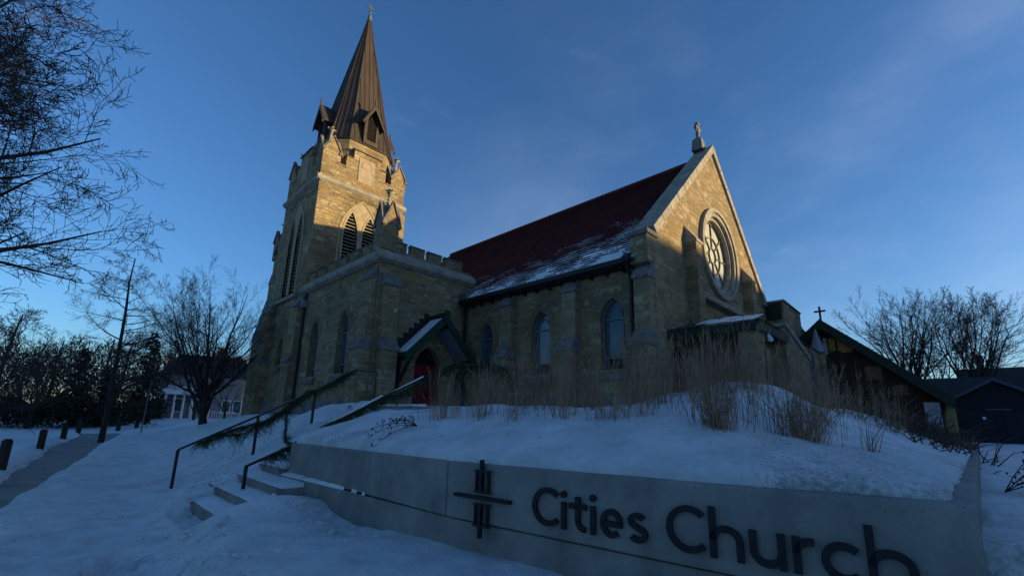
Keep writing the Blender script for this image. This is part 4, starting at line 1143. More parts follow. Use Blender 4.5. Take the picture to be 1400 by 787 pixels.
# plane of the lettering
SU = Vector((.134, -1, 0)).normalized(); SN = Vector((-1, -.134, 0)).normalized(); SP0 = Vector((3.1, 4.0, 0))
def sgn(t, z, d=0): return SP0+SU*t+Vector((0, 0, z))+SN*d
lett = thing('sign_lettering', 'black raised letters reading Cities Church on the concrete wall', 'lettering', tuple(sgn(2.3, .7)))
def stroke(mb, pts, w_, d0=.012, d1=.038):
    n = len(pts); L_, R_ = [], []
    for i in range(n):
        a = pts[max(0, i-1)]; b = pts[min(n-1, i+1)]; dx, dz = b[0]-a[0], b[1]-a[1]; q = hypot(dx, dz) or 1
        nx, nz = -dz/q*w_/2, dx/q*w_/2; L_.append((pts[i][0]+nx, pts[i][1]+nz)); R_.append((pts[i][0]-nx, pts[i][1]-nz))
    for i in range(n-1):
        P = [L_[i], L_[i+1], R_[i+1], R_[i]]
        mb.hexa([sgn(*p, d0) for p in P], [sgn(*p, d1) for p in P])
def arc(cx, cz, rx, rz, a0, a1, n=22): return [(cx+rx*cos(radians(a0+(a1-a0)*i/n)), cz+rz*sin(radians(a0+(a1-a0)*i/n))) for i in range(n+1)]
W_ = .044; B0 = .708; XH = .928; CH = 1.03
def letter(strokes, dots=()):
    mb = MB()
    for s_ in strokes: stroke(mb, s_, W_)
    for (t, z) in dots:
        P = [(t+  .029*cos(k*pi/10), z+.029*sin(k*pi/10)) for k in range(20)]
        mb.prism([sgn(*p, .012) for p in P], (0, 0, 0), tuple(SN*.026))
    return part(mb, 'letter', M_BLACK, lett, uvmode=None)
h2 = W_/2
def capC(x0, x1):
    r = (CH-B0)/2; cx = x0+r; letter([arc(cx, B0+r, r-h2, r-h2, 46, 314, 30)])
capC(1.129, 1.394)
letter([[(1.453, B0), (1.453, XH)]], [(1.453, .990)])
letter([[(1.592, .985), (1.592, B0+.075)]+arc(1.657, B0+.085, .065, .065-.003, 180, 275, 8), [(1.507, .908), (1.672, .908)]])
letter([[(1.733, B0), (1.733, XH)]], [(1.733, .990)])
rx = (1.992-1.80)/2; cx = 1.896; rz = (XH-B0)/2; cz = B0+rz
letter([arc(cx, cz, rx-h2, rz-h2, 0, 312, 30), [(cx-rx+W_*.6, cz-.004), (cx+rx-.004, cz-.004)]])
cx = 2.112
letter([arc(cx, XH-.062, .052, .040, 25, 250, 14)+arc(cx+.004, B0+.064, .056, .042, 80, -155, 16)])
capC(2.339, 2.612)
letter([[(2.664, B0), (2.664, 1.045)], arc(2.750, XH-.10, .086, .078, 180, 0, 14)+[(2.836, B0)]])
letter([[(2.918, XH), (2.918, B0+.10)]+arc(3.0, B0+.10, .082, .078, 180, 360, 14), [(3.082, XH), (3.082, B0)]])
letter([[(3.166, B0), (3.166, XH)], arc(3.252, XH-.10, .086, .078, 180, 82, 8)])
letter([arc(3.41, cz, .116-h2, rz-h2+.004, 46, 314, 26)])
letter([[(3.545, B0), (3.545, 1.05)], arc(3.637, XH-.10, .092, .078, 180, 0, 14)+[(3.729, B0)]])

emb = thing('cross_emblem', 'black metal cross emblem of barred uprights left of the lettering', 'emblem', tuple(sgn(.523, .5)))
def ebar(name, t0, t1, z0, z1, d0, d1):
    mb = MB(); P = [(t0, z0), (t1, z0), (t1, z1), (t0, z1)]; mb.hexa([sgn(*p, d0) for p in P], [sgn(*p, d1) for p in P]); part(mb, name, M_BLACK, emb, uvmode=None)
ebar('crossbar', .18, .89, .838, .870, .02, .075)
ebar('upright', .505, .537, .895, 1.213, .02, .06); ebar('upright', .505, .537, .486, .800, .02, .06)
for z0, z1 in ((.905, 1.115), (.594, .800)):
    ebar('side_bar', .443, .466, z0, z1, .02, .05); ebar('side_bar', .592, .618, z0, z1, .02, .05)
    ebar('tie_bar', .445, .66, z1-.018, z1+.004, .052, .066); ebar('tie_bar', .445, .66, z0-.004, z0+.018, .052, .066)

# ================================================================== STEPS AND RAILS
steps = thing('stone_steps', 'flight of pale concrete steps half buried in snow', 'steps', (1.9, 8.3, 0))
mb = MB(); snow = MB()
for k in range(NST):
    x0 = STEP0+k*TREAD; z = (k+1)*RISE; y1 = 10.9 if k > 3 else 10.4; y0 = 7.0 if k < 2 else (7.5 if k == 2 else 8.61)
    mb.box(x0, x0+TREAD+(.4 if k != 2 else .1), y0, y1, z-RISE-.25, z)
part(mb, 'stone_tread', M_CONC, steps, bevel=.008)
mb = MB()
for k in range(NST):
    x0 = STEP0+k*TREAD; z = (k+1)*RISE; y0 = 7.0 if k < 2 else (7.5 if k == 2 else 8.61); y1 = 10.4
    n = 26
    for i in range(n):
        a = y0+(y1-y0)*i/n; b = y0+(y1-y0)*(i+1)/n
        def hs_(y, u): return .012+.022*u+.012*noise.noise(Vector((y*3, k*3, u*3)))
        e0 = .03+.03*abs(noise.noise(Vector((a*3, k, 2)))); e1 = .03+.03*abs(noise.noise(Vector((b*3, k, 2))))
        mb.hexa([(x0+e0, a, z-.01), (x0+e1, b, z-.01), (x0+TREAD+.02, b, z-.01), (x0+TREAD+.02, a, z-.01)], [(x0+e0+.015, a, z+hs_(a, 0)), (x0+e1+.015, b, z+hs_(b, 0)), (x0+TREAD+.02, b, z+hs_(b, 2)), (x0+TREAD+.02, a, z+hs_(a, 2))])
part(mb, 'tread_snow', M_SNOW2, steps)

def rail(label, y, posts, top, end=None):
    t = thing('handrail', label, 'handrail', (posts[0][0], y, posts[0][1]), 'handrails of the church steps')
    for x, zb_, zt in posts:
        mb = MB(); mb.bar((x, y, zb_-.25), (x, y, zt), .052); part(mb, 'post', M_RAIL, t, bevel=.004)
    mb = MB()
    for a, b in zip(top, top[1:]): mb.bar((a[0], y, a[1]), (b[0], y, b[1]), .06, .04)
    part(mb, 'top_rail', M_RAIL, t, bevel=.004)
    return t
PA = [(1.95, .86), (3.33, 1.56), (4.53, 2.09+.12), (5.54, 2.80), (6.12, 2.81)]
rail('black handrail on the far side of the steps, ending in a level bar', 11.3, [(1.95, .14, .86), (3.33, .5, 1.57), (4.53, 1.15, 2.2), (6.12, 1.85, 2.81)], PA)
PB = [(2.49, .74), (3.08, 1.01), (3.72, 1.40), (4.38, 1.71), (5.06, 2.09), (6.8, 2.96), (8.2, 3.0)]
rail('black handrail beside the concrete sign wall, wrapped in greenery', 8.7, [(2.49, .0, .75), (4.38, 1.0, 1.71), (6.8, 1.8, 2.96), (8.2, 1.8, 3.0)], PB)
mb = MB()
for a, b in ((3.9, 4.9), (5.2, 5.9)):
    za = interp(a, [p[0] for p in PB], [p[1] for p in PB]); zb_ = interp(b, [p[0] for p in PB], [p[1] for p in PB])
    mb.bar((a, 8.7, za+.035), (b, 8.7, zb_+.035), .05, .03)
sn = mb.build('rail_snow', M_SNOW2, uvmode=None); tag(sn, 'thin ridges of snow lying along the near handrail', 'snow', None, 'stuff')

# cedar garlands
def frond(mb, p, d, L_, rng):
    """flat drooping cedar spray: a stem with leaflets either side"""
    p = Vector(p); d = Vector(d).normalized(); side = d.cross(Vector((rng.uniform(-1, 1), rng.uniform(-1, 1), rng.uniform(-.3, 1)))).normalized()
    n = int(4+L_*20)
    for i in range(n):
        t = i/n; q = p+d*L_*t+Vector((0, 0, -.35*L_*t*t)); w_ = L_*.34*(1-t)*rng.uniform(.6, 1.2)+.012
        for s_ in (1, -1):
            e = q+side*s_*w_+d*w_*.9+Vector((0, 0, rng.uniform(-.02, .01)))
            m_ = (q+e)/2+d*.012
            mb.face([q, m_+Vector((0, 0, .004)), e, q+d*.012])
        mb.face([q-side*.006, q+side*.006, q+d*(L_/n)*1.1])
def garland(name, label, pts, y, dens, seed, loc, r=.09):
    rng = random.Random(seed); mb = MB()
    P = [Vector(p) for p in pts]
    tot = sum((b-a).length for a, b in zip(P, P[1:]))
    st = MB(); st.tube(P, .014, 5)
    k = int(tot*dens)
    for i in range(k):
        s_ = rng.random()*tot
        for a, b in zip(P, P[1:]):
            L_ = (b-a).length
            if s_ <= L_: break
            s_ -= L_
        q = a+(b-a)*(s_/L_); ax = (b-a).normalized()
        th = rng.uniform(0, 2*pi); o = Vector((0, cos(th), sin(th)))*.02
        d = ax*rng.choice((-1, 1))*rng.uniform(.3, 1.3)+Vector((rng.uniform(-.3, .3), cos(th)*.6, sin(th)*.5-.45))
        frond(mb, q+o, d, rng.uniform(.5, 1.5)*r*1.25, rng)
    t = thing(name, label, 'garland', loc)
    part(st, 'stem', M_WEED, t); part(mb, 'foliage', M_CEDAR, t, uvmode=None)
    return t
ga = []
for i in range(30):
    x = 2.25+i*(5.45-2.25)/29; z = interp(x, [p[0] for p in PA], [p[1] for p in PA])
    sag = .0
    if x < 4.3: sag = -.02-.25*max(0, sin((x-2.55)/(4.3-2.55)*pi))*(.6 if x > 2.5 else 0)
    ga.append((x, 11.27, z+sag))
garland('evergreen_garland', 'cedar garland draped in a swag along the far handrail', ga, 11.3, 210, 3, (2.3, 11.3, .9), .15)
garland('evergreen_bunch', 'full cedar bunch hanging from the middle of the far handrail swag', [(2.75, 11.27, 1.12), (3.1, 11.25, 1.18), (3.45, 11.25, 1.4), (3.7, 11.27, 1.62)], 0, 60, 21, (3.1, 11.3, 1.2), .24)
gb = []
for i in range(24):
    x = 2.75+i*(8.1-2.75)/23; z = interp(x, [p[0] for p in PB], [p[1] for p in PB])
    gb.append((x, 8.66, z-.03+.02*sin(i)))
garland('evergreen_garland', 'cedar garland wound along the near handrail behind the sign wall', gb, 8.4, 200, 5, (2.8, 8.4, 1), .15)
garland('evergreen_garland', 'loose cedar spray hanging from the far rail down to the steps', [(3.9, 11.2, 1.7), (3.75, 10.7, 1.2), (3.6, 10.1, 1.0), (3.5, 9.6, 1.05)], 0, 110, 9, (3.6, 10, 1), .10)
garland('evergreen_bunch', 'bushy cedar bunch at the top end of the near handrail', [(7.3, 8.4, 3.0), (8.3, 8.5, 2.95), (8.6, 8.6, 2.7)], 0, 340, 12, (8, 8.4, 2.9), .17)

# ================================================================== DRY GRASS ON THE MOUND
def stem(mb, x, y, h, lean, az, r, rng, head=True):
    z = ground(x, y)-.03; pts = []; n = 4
    for i in range(n+1):
        t = i/n; pts.append((x+cos(az)*lean*h*t**1.25, y+sin(az)*lean*h*t**1.25, z+h*t*(1-.25*lean*t)))
    mb.tube(pts, [r, r*.85, r*.7, r*.5, r*.3], 3, False)
    if head:
        a = Vector(pts[-1]); b = Vector(pts[-2]); d = (a-b).normalized()
        for k in range(rng.randint(1, 3)):
            q = a-d*rng.uniform(0, .15)*h; e = q+d*.08+Vector((rng.uniform(-.05, .05), rng.uniform(-.05, .05), rng.uniform(0, .04)))
            mb.tube([q, e], [.004, .002], 3, False)
    elif rng.random() < .3:
        a = Vector(pts[2])
        e = a+Vector((rng.uniform(-.15, .15), rng.uniform(-.15, .15), .12)); mb.tube([a, e], [r*.6, r*.2], 3, False)
rng = random.Random(11)
mb = MB()
cl = []
def tuft_line(t): 
    return interp(t, [0, .2, .4, .6, .8, 1], [4.15, 4.35, 4.6, 4.65, 5.5, 6.6]), interp(t, [0, .2, .4, .6, .8, 1], [5.75, 4.3, 2.9, 1.7, 1.2, .75])
for i in range(270):
    t = rng.random()**1.25; q_ = rng.random(); b = rng.uniform(0, .35) if q_ < .30 else (rng.uniform(.35, 1.7) if q_ < .42 else rng.uniform(1.9, 3.3))
    if noise.noise(Vector((t*9, b*.8, 5)))+.25*rng.random() < -.10: continue
    fx, fy = tuft_line(t); x = fx+.8*b+rng.gauss(0, .08); y = fy+.45*b+rng.gauss(0, .12)
    if y < .45 or y > 7.9: continue
    cl.append((x, y, (.56+(.15+.13*sm(.65, .3, t)*sm(0, .12, t))*min(2.4, b)+.34*noise.noise(Vector((t*6, b*.5, 8)))+rng.uniform(-.12, .12))*(1-.25*sm(.75, 1, t)), b))
for i in range(40):
    t = rng.random(); cl.append((7.6+4.6*t+rng.gauss(0, .2), 2.6-1.7*t+rng.gauss(0, .35), rng.uniform(.6, 1.1), 1.5))
cl = [c for c in cl]
for cx, cy, hh, b_ in cl:
    n = rng.randint(2, 8) if b_ < .6 else rng.randint(7, 16); sp = rng.uniform(.05, .16)
    for k in range(n):
        a = rng.uniform(0, 2*pi); r_ = abs(rng.gauss(0, sp))
        x, y = cx+cos(a)*r_, cy+sin(a)*r_
        if x < wall_x(y)+.4 or y < .3 or y > 8: continue
        lean_ = rng.choice((.08, .2, .35, .8))*rng.random()
        stem(mb, x, y, hh*rng.uniform(.35, 1.15), lean_, a+rng.gauss(0, .5), rng.uniform(.0022, .0046), rng, rng.random() < .4)
o = mb.build('dry_grass', M_GRASS, uvmode=None)
tag(o, 'tall dry brown grass standing through the snow on the mound', 'grass', None, 'stuff')
def clump(label, cx, cy, n, sp, hh, lean, az, spread=.6, seed=1, r=.004):
    rng = random.Random(seed); mb = MB()
    for k in range(n):
        a = rng.uniform(0, 2*pi); r_ = abs(rng.gauss(0, sp))
        stem(mb, cx+cos(a)*r_, cy+sin(a)*r_, hh*rng.uniform(.45, 1.1), rng.uniform(.1, 1)*lean, (az if az is not None else a)+rng.gauss(0, spread), rng.uniform(.7, 1.2)*r, rng, rng.random() < .25)
    o = mb.build('grass_clump', M_GRASS, uvmode=None); tag(o, label, 'grass', 'dry grass clumps in front of the mound')
clump('dense upright tuft of dry grass at the middle of the mound', 4.72, 1.75, 190, .10, .95, .42, None, .35, 2, .0028)
clump('fan shaped tuft of dry grass leaning right, front of the mound', 5.45, 1.15, 150, .10, .70, .75, None, .4, 3, .0030)
clump('few long dry stalks leaning far right over bare snow', 5.7, .66, 12, .04, .75, 1.0, -.35, .3, 4, .004)
clump('thin tuft of dry grass on the low end near the side door', 4.3, 5.75, 60, .16, .85, .3, None, .8, 6, .003)

def weed(label, x, y, d, L_, seed, n=6, z=None):
    rng = random.Random(seed); mb = MB(); z = ground(x, y) if z is None else z
    d = Vector(d).normalized()
    for k in range(n):
        dd = (d+Vector((rng.gauss(0, .22), rng.gauss(0, .22), rng.gauss(0, .12)))).normalized(); p = Vector((x, y, z+.02)); pts = [p]
        for i in range(5):
            p = p+dd*L_/5*rng.uniform(.7, 1.1)+Vector((0, 0, -.02*i)); pts.append(p.copy())
            for q in range(2):
                e = p+Vector((rng.uniform(-.06, .06), rng.uniform(-.06, .06), rng.uniform(-.01, .07))); mb.tube([p, e], [.003, .002], 3, False)
                mb.tube([e, e+Vector((.008, .0, .012)), e+Vector((.0, .0, .024))], [.004, .012, .003], 4, False)
        mb.tube(pts, [.006, .005, .004, .004, .003, .002], 4, False)
    o = mb.build('dead_weed', M_WEED, uvmode=None); tag(o, label, 'weed')
weed('dark dead weed flopped over the left part of the wall edge', 3.75, 5.6, (-.85, -.1, .12), .75, 2, 5)
weed('dark seed stalks poking out beside the return wall', 6.9, -.22, (.3, -.8, .55), .9, 7, 5)

# brush heap at the far end of the bed
rng = random.Random(77); mb = MB()
for k in range(520):
    x = rng.gauss(14.0, 1.5); y = rng.gauss(.55, .40); z = ground(x, y)
    a = rng.uniform(0, 2*pi); L_ = rng.uniform(.3, 1.1); e = rng.uniform(.05, 1.1)
    mb.tube([(x, y, z), (x+cos(a)*L_*.5, y+sin(a)*L_*.3, z+L_*.5*e), (x+cos(a)*L_, y+sin(a)*L_*.6, z+L_*.62*e)], [.012, .007, .003], 3, False)
o = mb.build('brush_pile', mat('brown_brush', (.085, .05, .035), .9, var=.4), uvmode=None); tag(o, 'dark tangled brush at the far end of the snowy bed', 'brush', None, 'stuff')

# clods of broken snow and leaf litter
def clods():
    rng = random.Random(31); mb = MB()
    ico = [(0, 0, 1), (.89, 0, .45), (.28, .85, .45), (-.72, .53, .45), (-.72, -.53, .45), (.28, -.85, .45), (.72, .53, -.45), (-.28, .85, -.45), (-.89, 0, -.45), (-.28, -.85, -.45), (.72, -.53, -.45), (0, 0, -1)]
    fs = [(0,1,2),(0,2,3),(0,3,4),(0,4,5),(0,5,1),(1,6,2),(2,7,3),(3,8,4),(4,9,5),(5,10,1),(2,6,7),(3,7,8),(4,8,9),(5,9,10),(1,10,6),(11,7,6),(11,8,7),(11,9,8),(11,10,9),(11,6,10)]
    def clod(x, y, r):
        z = ground(x, y); a = rng.uniform(0, 6.28)
        vs = []
        for p in ico:
            k = r*rng.uniform(.65, 1.15); vs.append((x+(p[0]*cos(a)-p[1]*sin(a))*k*1.2, y+(p[0]*sin(a)+p[1]*cos(a))*k, z+p[2]*k*.7+r*.15))
        mb.add(vs, fs)
    for i in range(260):
        t = rng.random()
        if t < .45: x = 1.15+rng.gauss(0, .22)+.3*rng.random(); y = rng.uniform(3.8, 8.2)
        elif t < .65: x = rng.uniform(2, 5); y = 9.6+.32*(x-2)+abs(rng.gauss(0, .35))
        elif t < .85: y = rng.uniform(9, 26); x = path_edges(y)[rng.random() < .7]+rng.gauss(.1, .3)
        else: x = rng.uniform(2.2, 3.0); y = rng.uniform(4.5, 7.4)
        clod(x, y, rng.choice((.015, .02, .025, .035, .05))*rng.uniform(.7, 1.2))
    o = mb.build('snow_clods', M_SNOW, uvmode=None); tag(o, 'small broken clods of snow along the shovelled edges', 'snow', None, 'stuff')
    mb = MB()
    for i in range(420):
        t = rng.random()
        if t < .4: x = rng.uniform(2, 5.5); y = 9.8+.3*(x-2)+abs(rng.gauss(0, .9))
        elif t < .7: x = rng.uniform(-.8, 2.6); y = rng.uniform(4.5, 16)
        else: x = 3.4+rng.random()*5; y = rng.uniform(.6, 6)
        if 3.0 < x < wall_x(y)+.2: continue
        z = ground(x, y)+.006; a = rng.uniform(0, 6.28); r = rng.uniform(.006, .028)
        p = [(x+cos(a+k*1.57)*r*(1 if k % 2 else .4), y+sin(a+k*1.57)*r*(1 if k % 2 else .4), z+rng.uniform(0, .012)) for k in range(4)]
        mb.face(p)
    o = mb.build('leaf_litter', M_WEED, uvmode=None); tag(o, 'dark specks of leaf litter scattered over the snow', 'leaves', None, 'stuff')
clods()

# ================================================================== TREES
def grow(name, label, seed, height, trunk_r, mode='spread', loc=(0, 0, 0), levels=4, kids0=16, twigmat=None, group=None, crown0=.15, spread=.9, lean=(0, 0), bias=None, dens=1.0, minr=.004):
    rng = random.Random(seed); tb = MB(); cb = MB()
    def branch(p, d, L_, r, lev, up):
        n = 7 if lev == 0 else (6 if lev == 1 else (4 if lev == 2 else 3))
        pts = [p.copy()]; rad = [r]; dirs = [d.copy()]
        for i in range(n):
            w_ = .10 if lev == 0 else (.20+.05*lev)*(.55 if mode == 'vase' else 1)
            d = (d+Vector((rng.gauss(0, w_), rng.gauss(0, w_), rng.gauss(0, w_)))*.6+Vector((0, 0, up))).normalized()
            p = p+d*L_/n; pts.append(p.copy()); dirs.append(d.copy()); rad.append(max(minr, r*(1-(i+1)/n*(.88 if lev else .82))))
        (tb if lev < 2 else cb).tube(pts, rad, (8, 5, 4, 3, 3)[min(lev, 4)], False)
        if lev >= levels: return
        cnt = ([kids0, 10, 8, 5] if mode == 'vase' else [kids0, 9, 7, 5])[min(lev, 3)]; cnt = max(2, int(cnt*dens*(.8+.4*rng.random())))
        for k in range(cnt):
            t = (crown0 if lev == 0 else .18)+(1-(crown0 if lev == 0 else .18))*((k+rng.random())/cnt)
            f = t*n; i = min(n-1, int(f)); f -= i
            q = pts[i].lerp(pts[i+1], f); dd = dirs[min(n, i+1)]
            az = rng.uniform(0, 2*pi)
            a = dd.orthogonal().normalized(); b = dd.cross(a); side = a*cos(az)+b*sin(az)
            if bias and lev == 0:
                side = (side+Vector(bias)*.9); side = (side-dd*side.dot(dd)).normalized()
            if mode == 'leader' and lev == 0:
                nd = side*1.0+dd*rng.uniform(.1, .5); l2 = L_*(.42*(1-t)+.07)*rng.uniform(.7, 1.2); u2 = .03
            elif mode == 'vase' and lev == 0:
                nd = side*spread*rng.uniform(.12, 1.05)+dd*1.0; l2 = height*.72*rng.uniform(.86, 1.04)*(1-.42*t); u2 = .035
            elif lev == 0:
                nd = side*spread+dd*rng.uniform(.4, .9); l2 = L_*.62*(1-.5*t)*rng.uniform(.75, 1.15); u2 = .03
            else:
                nd = side*.75+dd*(rng.uniform(.8, 1.4) if mode == 'vase' else rng.uniform(.5, 1.0)); l2 = L_*((.42-.18*t) if mode == 'vase' else (.5-.2*t))*rng.uniform(.7, 1.2); u2 = .05 if mode == 'vase' else .035
            rr = rad[min(n, i+1)]*(.55 if lev == 0 else .6)
            branch(q, nd.normalized(), l2, max(minr, rr), lev+1, u2)
    hh = height if mode == 'leader' else height*(.38 if mode == 'vase' else .75)
    branch(Vector((0, 0, -.3)), Vector((lean[0], lean[1], 1)).normalized(), hh, trunk_r, 0, .0 if mode != 'leader' else .01)
    t = thing(name, label, 'tree', (0, 0, 0), group)
    part(tb, 'trunk', M_BARK, t, uvmode=None, smooth=True); part(cb, 'crown', twigmat or M_TWIG, t, uvmode=None)
    t.location = loc
    return t

t1 = grow('bare_tree', 'tall slim bare tree with single straight trunk beside the footpath', 21, 10.4, .145, 'leader', (2.15, 32, .1), 4, 50, crown0=.2, dens=.95, lean=(-.035, 0))
t2 = grow('bare_tree', 'spreading bare tree with many limbs close to the church tower', 5, 11.2, .25, 'vase', (6.35, 31, .6), 4, 20, crown0=.12, spread=1.2, dens=1.15, minr=.0045)
t3 = grow('large_bare_tree', 'large dark bare tree reaching in from the left edge', 8, 14.5, .32, 'spread', (-5.15, 12.6, 0), 4, 44, crown0=.16, spread=1.15, dens=1.3, minr=.0055, bias=(.45, 0, 0))
t3b = grow('large_bare_tree', 'second dark bare tree behind the one reaching in from the left edge', 14, 15.0, .3, 'spread', (-4.9, 17.5, 0), 4, 26, crown0=.16, spread=1.1, dens=1.15, minr=.006, bias=(.35, 0, 0))
tr1 = grow('bare_tree', 'rounded bare tree rising behind the hall roof, left of the pair', 31, 18.0, .42, 'vase', (59, 3.0, 1.6), 4, 18, M_TWIG2, None, .12, 1.05, dens=1.1, minr=.0085)
tr2 = grow('bare_tree', 'rounded bare tree rising above the garage, right of the pair', 43, 15.6, .34, 'vase', (58, -1.0, 1.6), 4, 14, M_TWIG2, None, .12, .52, dens=1.1, minr=.0085)
tr3 = grow('bare_tree', 'narrow forked bare tree between the two rounded trees', 47, 16, .24, 'vase', (57.5, .7, 1.6), 4, 9, M_TWIG2, None, .15, .6, minr=.012)
g1 = grow('bare_tree', 'grey bare tree standing in the wooded strip at the left', 51, 10.5, .22, 'spread', (-3.0, 44, .2), 4, 13, M_TWIG, 'bare trees of the wooded strip', .2, .9, minr=.010, dens=.9)
g2 = grow('bare_tree', 'grey bare tree standing in the wooded strip at the left', 57, 9.0, .18, 'vase', (-1.0, 50, .3), 4, 8, M_TWIG, 'bare trees of the wooded strip', .2, .8, minr=.010, dens=.9)
rng = random.Random(5); strip = [g1, g2]
for i, (x, y, s_) in enumerate([(-5.5, 38, .95), (-4.6, 55, 1.15), (-.5, 58, 1.0), (1.8, 55, .95), (3.2, 60, 1.1), (6.8, 56, .9), (8.5, 63, 1.1), (-2.0, 64, 1.2), (12.5, 66, 1.1), (-7, 50, 1.2), (4.8, 68, 1.2), (.8, 70, 1.2), (16.5, 70, 1.1), (14.2, 60, .9), (-3.4, 34, .8), (10.5, 56, .8)]):
    strip.append(copy_tree((g1, g2)[i % 2], (x, y, ground(x, y)), rng.uniform(0, 6.28), s_, group='bare trees of the wooded strip'))
ORD = 'first second third fourth fifth sixth seventh eighth ninth tenth eleventh twelfth thirteenth fourteenth fifteenth sixteenth seventeenth eighteenth nineteenth twentieth'.split()
for i, o in enumerate(sorted(strip, key=lambda o: o.location.x/o.location.y)):
    o['label'] = 'grey bare tree of the wooded strip, %s from the left by its trunk' % ORD[i]
back = []
lg = [(66, 3.8, 1.0), (64, -6.0, .45), (72, -4.0, .55), (75, 1.0, .7)]
for i, (x, y, s_) in enumerate(lg):
    c = copy_tree((g2, g1)[i % 2], (x, y, 2.5), rng.uniform(0, 6.28), s_, group='bare trees among the houses'); back.append(c)
for i, o in enumerate(sorted(back, key=lambda o: -o.location.y/o.location.x)):
    o['label'] = 'small bare tree among the houses beyond the garage, %s from the left' % ORD[i]

def conifer(label, x, y, h, r, seed):
    rng = random.Random(seed); z0 = ground(x, y); mb = MB(); tk = MB()
    tk.tube([(0, 0, -.2), (0, 0, h*.98)], [.16, .02], 6)
    n = int(h*15)
    for i in range(n):
        t = i/n; zz = h*(.06+.94*t); rr = r*(1-t)**.85*rng.uniform(.55, 1.12)+.08
        a = rng.uniform(0, 2*pi)
        c = Vector((0, 0, zz)); d = Vector((cos(a), sin(a), -.22+rng.uniform(-.1, .25)))
        for k in range(9):
            f = (k+1)/9; q = c+d*rr*f; w_ = .32*rr*(1.15-f)+.07
            for m_ in range(3):
                s_ = Vector((-sin(a), cos(a), 0))*rng.uniform(-1, 1)*w_+d*.12*rng.random()+Vector((0, 0, rng.uniform(-.16, .06)))
                e = q+s_; up = Vector((rng.uniform(-.06, .06), rng.uniform(-.06, .06), rng.uniform(.03, .12)))
                mb.face([q, e+up, e+d*.07-up*.5])
    t = thing('conifer', label, 'tree', (0, 0, 0)); part(tk, 'trunk', M_BARK, t, uvmode=None); part(mb, 'crown', M_CONI, t, uvmode=None)
    t.location = (x, y, z0); return t
conifer('dark pointed spruce left of the white-columned house', 5.0, 46, 7.6, 2.1, 3)
conifer('shorter dark evergreen behind the leftmost posts of the footpath', 1.3, 52, 6.6, 1.9, 4)
conifer('low dark evergreen standing between the slim tree and the spruce', 3.2, 52, 5.0, 2.2, 6)
conifer('small evergreen top showing above the hall roof', 52, 3.4, 5.4, 1.2, 7)
# evergreen undergrowth that closes the view at the left
rng = random.Random(9); mb = MB()
for k in range(24000):
    x = rng.uniform(-14, 8.5); y = 53+rng.gauss(0, 2.0)+abs(x)*.1
    if x > 5.5: y += 6
    top = 2.0+2.0*noise.noise(Vector((x*.35, 0, 3)))+1.0*noise.noise(Vector((x*1.1, 2, 3)))
    z = ground(x, y)+rng.random()**.8*top
    a = rng.uniform(0, 6.28); s_ = rng.uniform(.08, .24)
    mb.face([(x, y, z), (x+cos(a)*s_, y+sin(a)*s_, z+rng.uniform(-.1, .2)), (x+cos(a+1)*s_*.6, y+sin(a+1)*s_*.6, z+rng.uniform(.05, .25))])
o = mb.build('undergrowth', M_CONI, uvmode=None); tag(o, 'dark evergreen undergrowth closing off the far side of the lawn', 'bushes', None, 'stuff')

rng = random.Random(19); mb = MB()
for k in range(42000):
    x = rng.uniform(-40, 24); y = 84+rng.gauss(0, 4)
    top = 8.5+3.0*noise.noise(Vector((x*.16, 0, 3)))+2.2*noise.noise(Vector((x*.6, 2, 3)))
    z = ground(x, y)+rng.random()**1.25*top; s_ = rng.uniform(.3, .9)
    d = Vector((rng.gauss(0, .5), rng.gauss(0, .3), 1)).normalized()*s_; q = Vector((x, y, z))
    mb.face([q, q+d, q+d*.6+Vector((rng.uniform(-.18, .18), 0, 0))])
o = mb.build('far_wood', M_TWIG, uvmode=None); tag(o, 'hazy brown far wood behind the lawn at the left', 'wood', None, 'stuff')

# ================================================================== BOLLARDS, POLE
def post(x, y, h, label, w_=.16):
    z = ground(x, y); t = thing('bollard', label, 'bollard', (x, y, z), 'dark posts along the footpath')
    mb = MB(); mb.box(x-w_/2, x+w_/2, y-w_/2, y+w_/2, z-.2, z+h); part(mb, 'shaft', M_BARK, t, bevel=.015)
    mb = MB(); mb.hexa([(x-w_/2, y-w_/2, z+h), (x+w_/2, y-w_/2, z+h), (x+w_/2, y+w_/2, z+h), (x-w_/2, y+w_/2, z+h)], [(x-w_/4, y-w_/4, z+h+.05), (x+w_/4, y-w_/4, z+h+.05), (x+w_/4, y+w_/4, z+h+.05), (x-w_/4, y+w_/4, z+h+.05)]); part(mb, 'cap', M_BARK, t)
post(-.60, 17.2, .68, 'nearest dark wooden post left of the footpath', .20)
post(.0, 25.3, .66, 'second dark wooden post left of the footpath', .22)
post(.75, 33.5, .66, 'third dark wooden post left of the footpath', .24)
post(1.6, 42.0, .85, 'farthest dark wooden post left of the footpath', .26)
post(3.8, 44.5, .85, 'dark post just right of the slim bare tree trunk', .26)
post(6.0, 30.0, .55, 'dark stub post beside the spreading bare tree', .24)
pz = ground(4.0, 34.5)
t = thing('marker_pole', 'thin grey pole standing alone on the snowy lawn', 'pole', (4.0, 34.5, pz))
mb = MB(); mb.tube([(4.0, 34.5, pz-.2), (4.02, 34.5, pz+3.2)], .035, 6); part(mb, 'shaft', mat('galvanised', (.16, .16, .17), .5), t)
mb = MB(); mb.tube([(4.02, 34.5, pz+3.2), (4.02, 34.5, pz+3.24)], .045, 6); part(mb, 'cap', M_GUT, t)

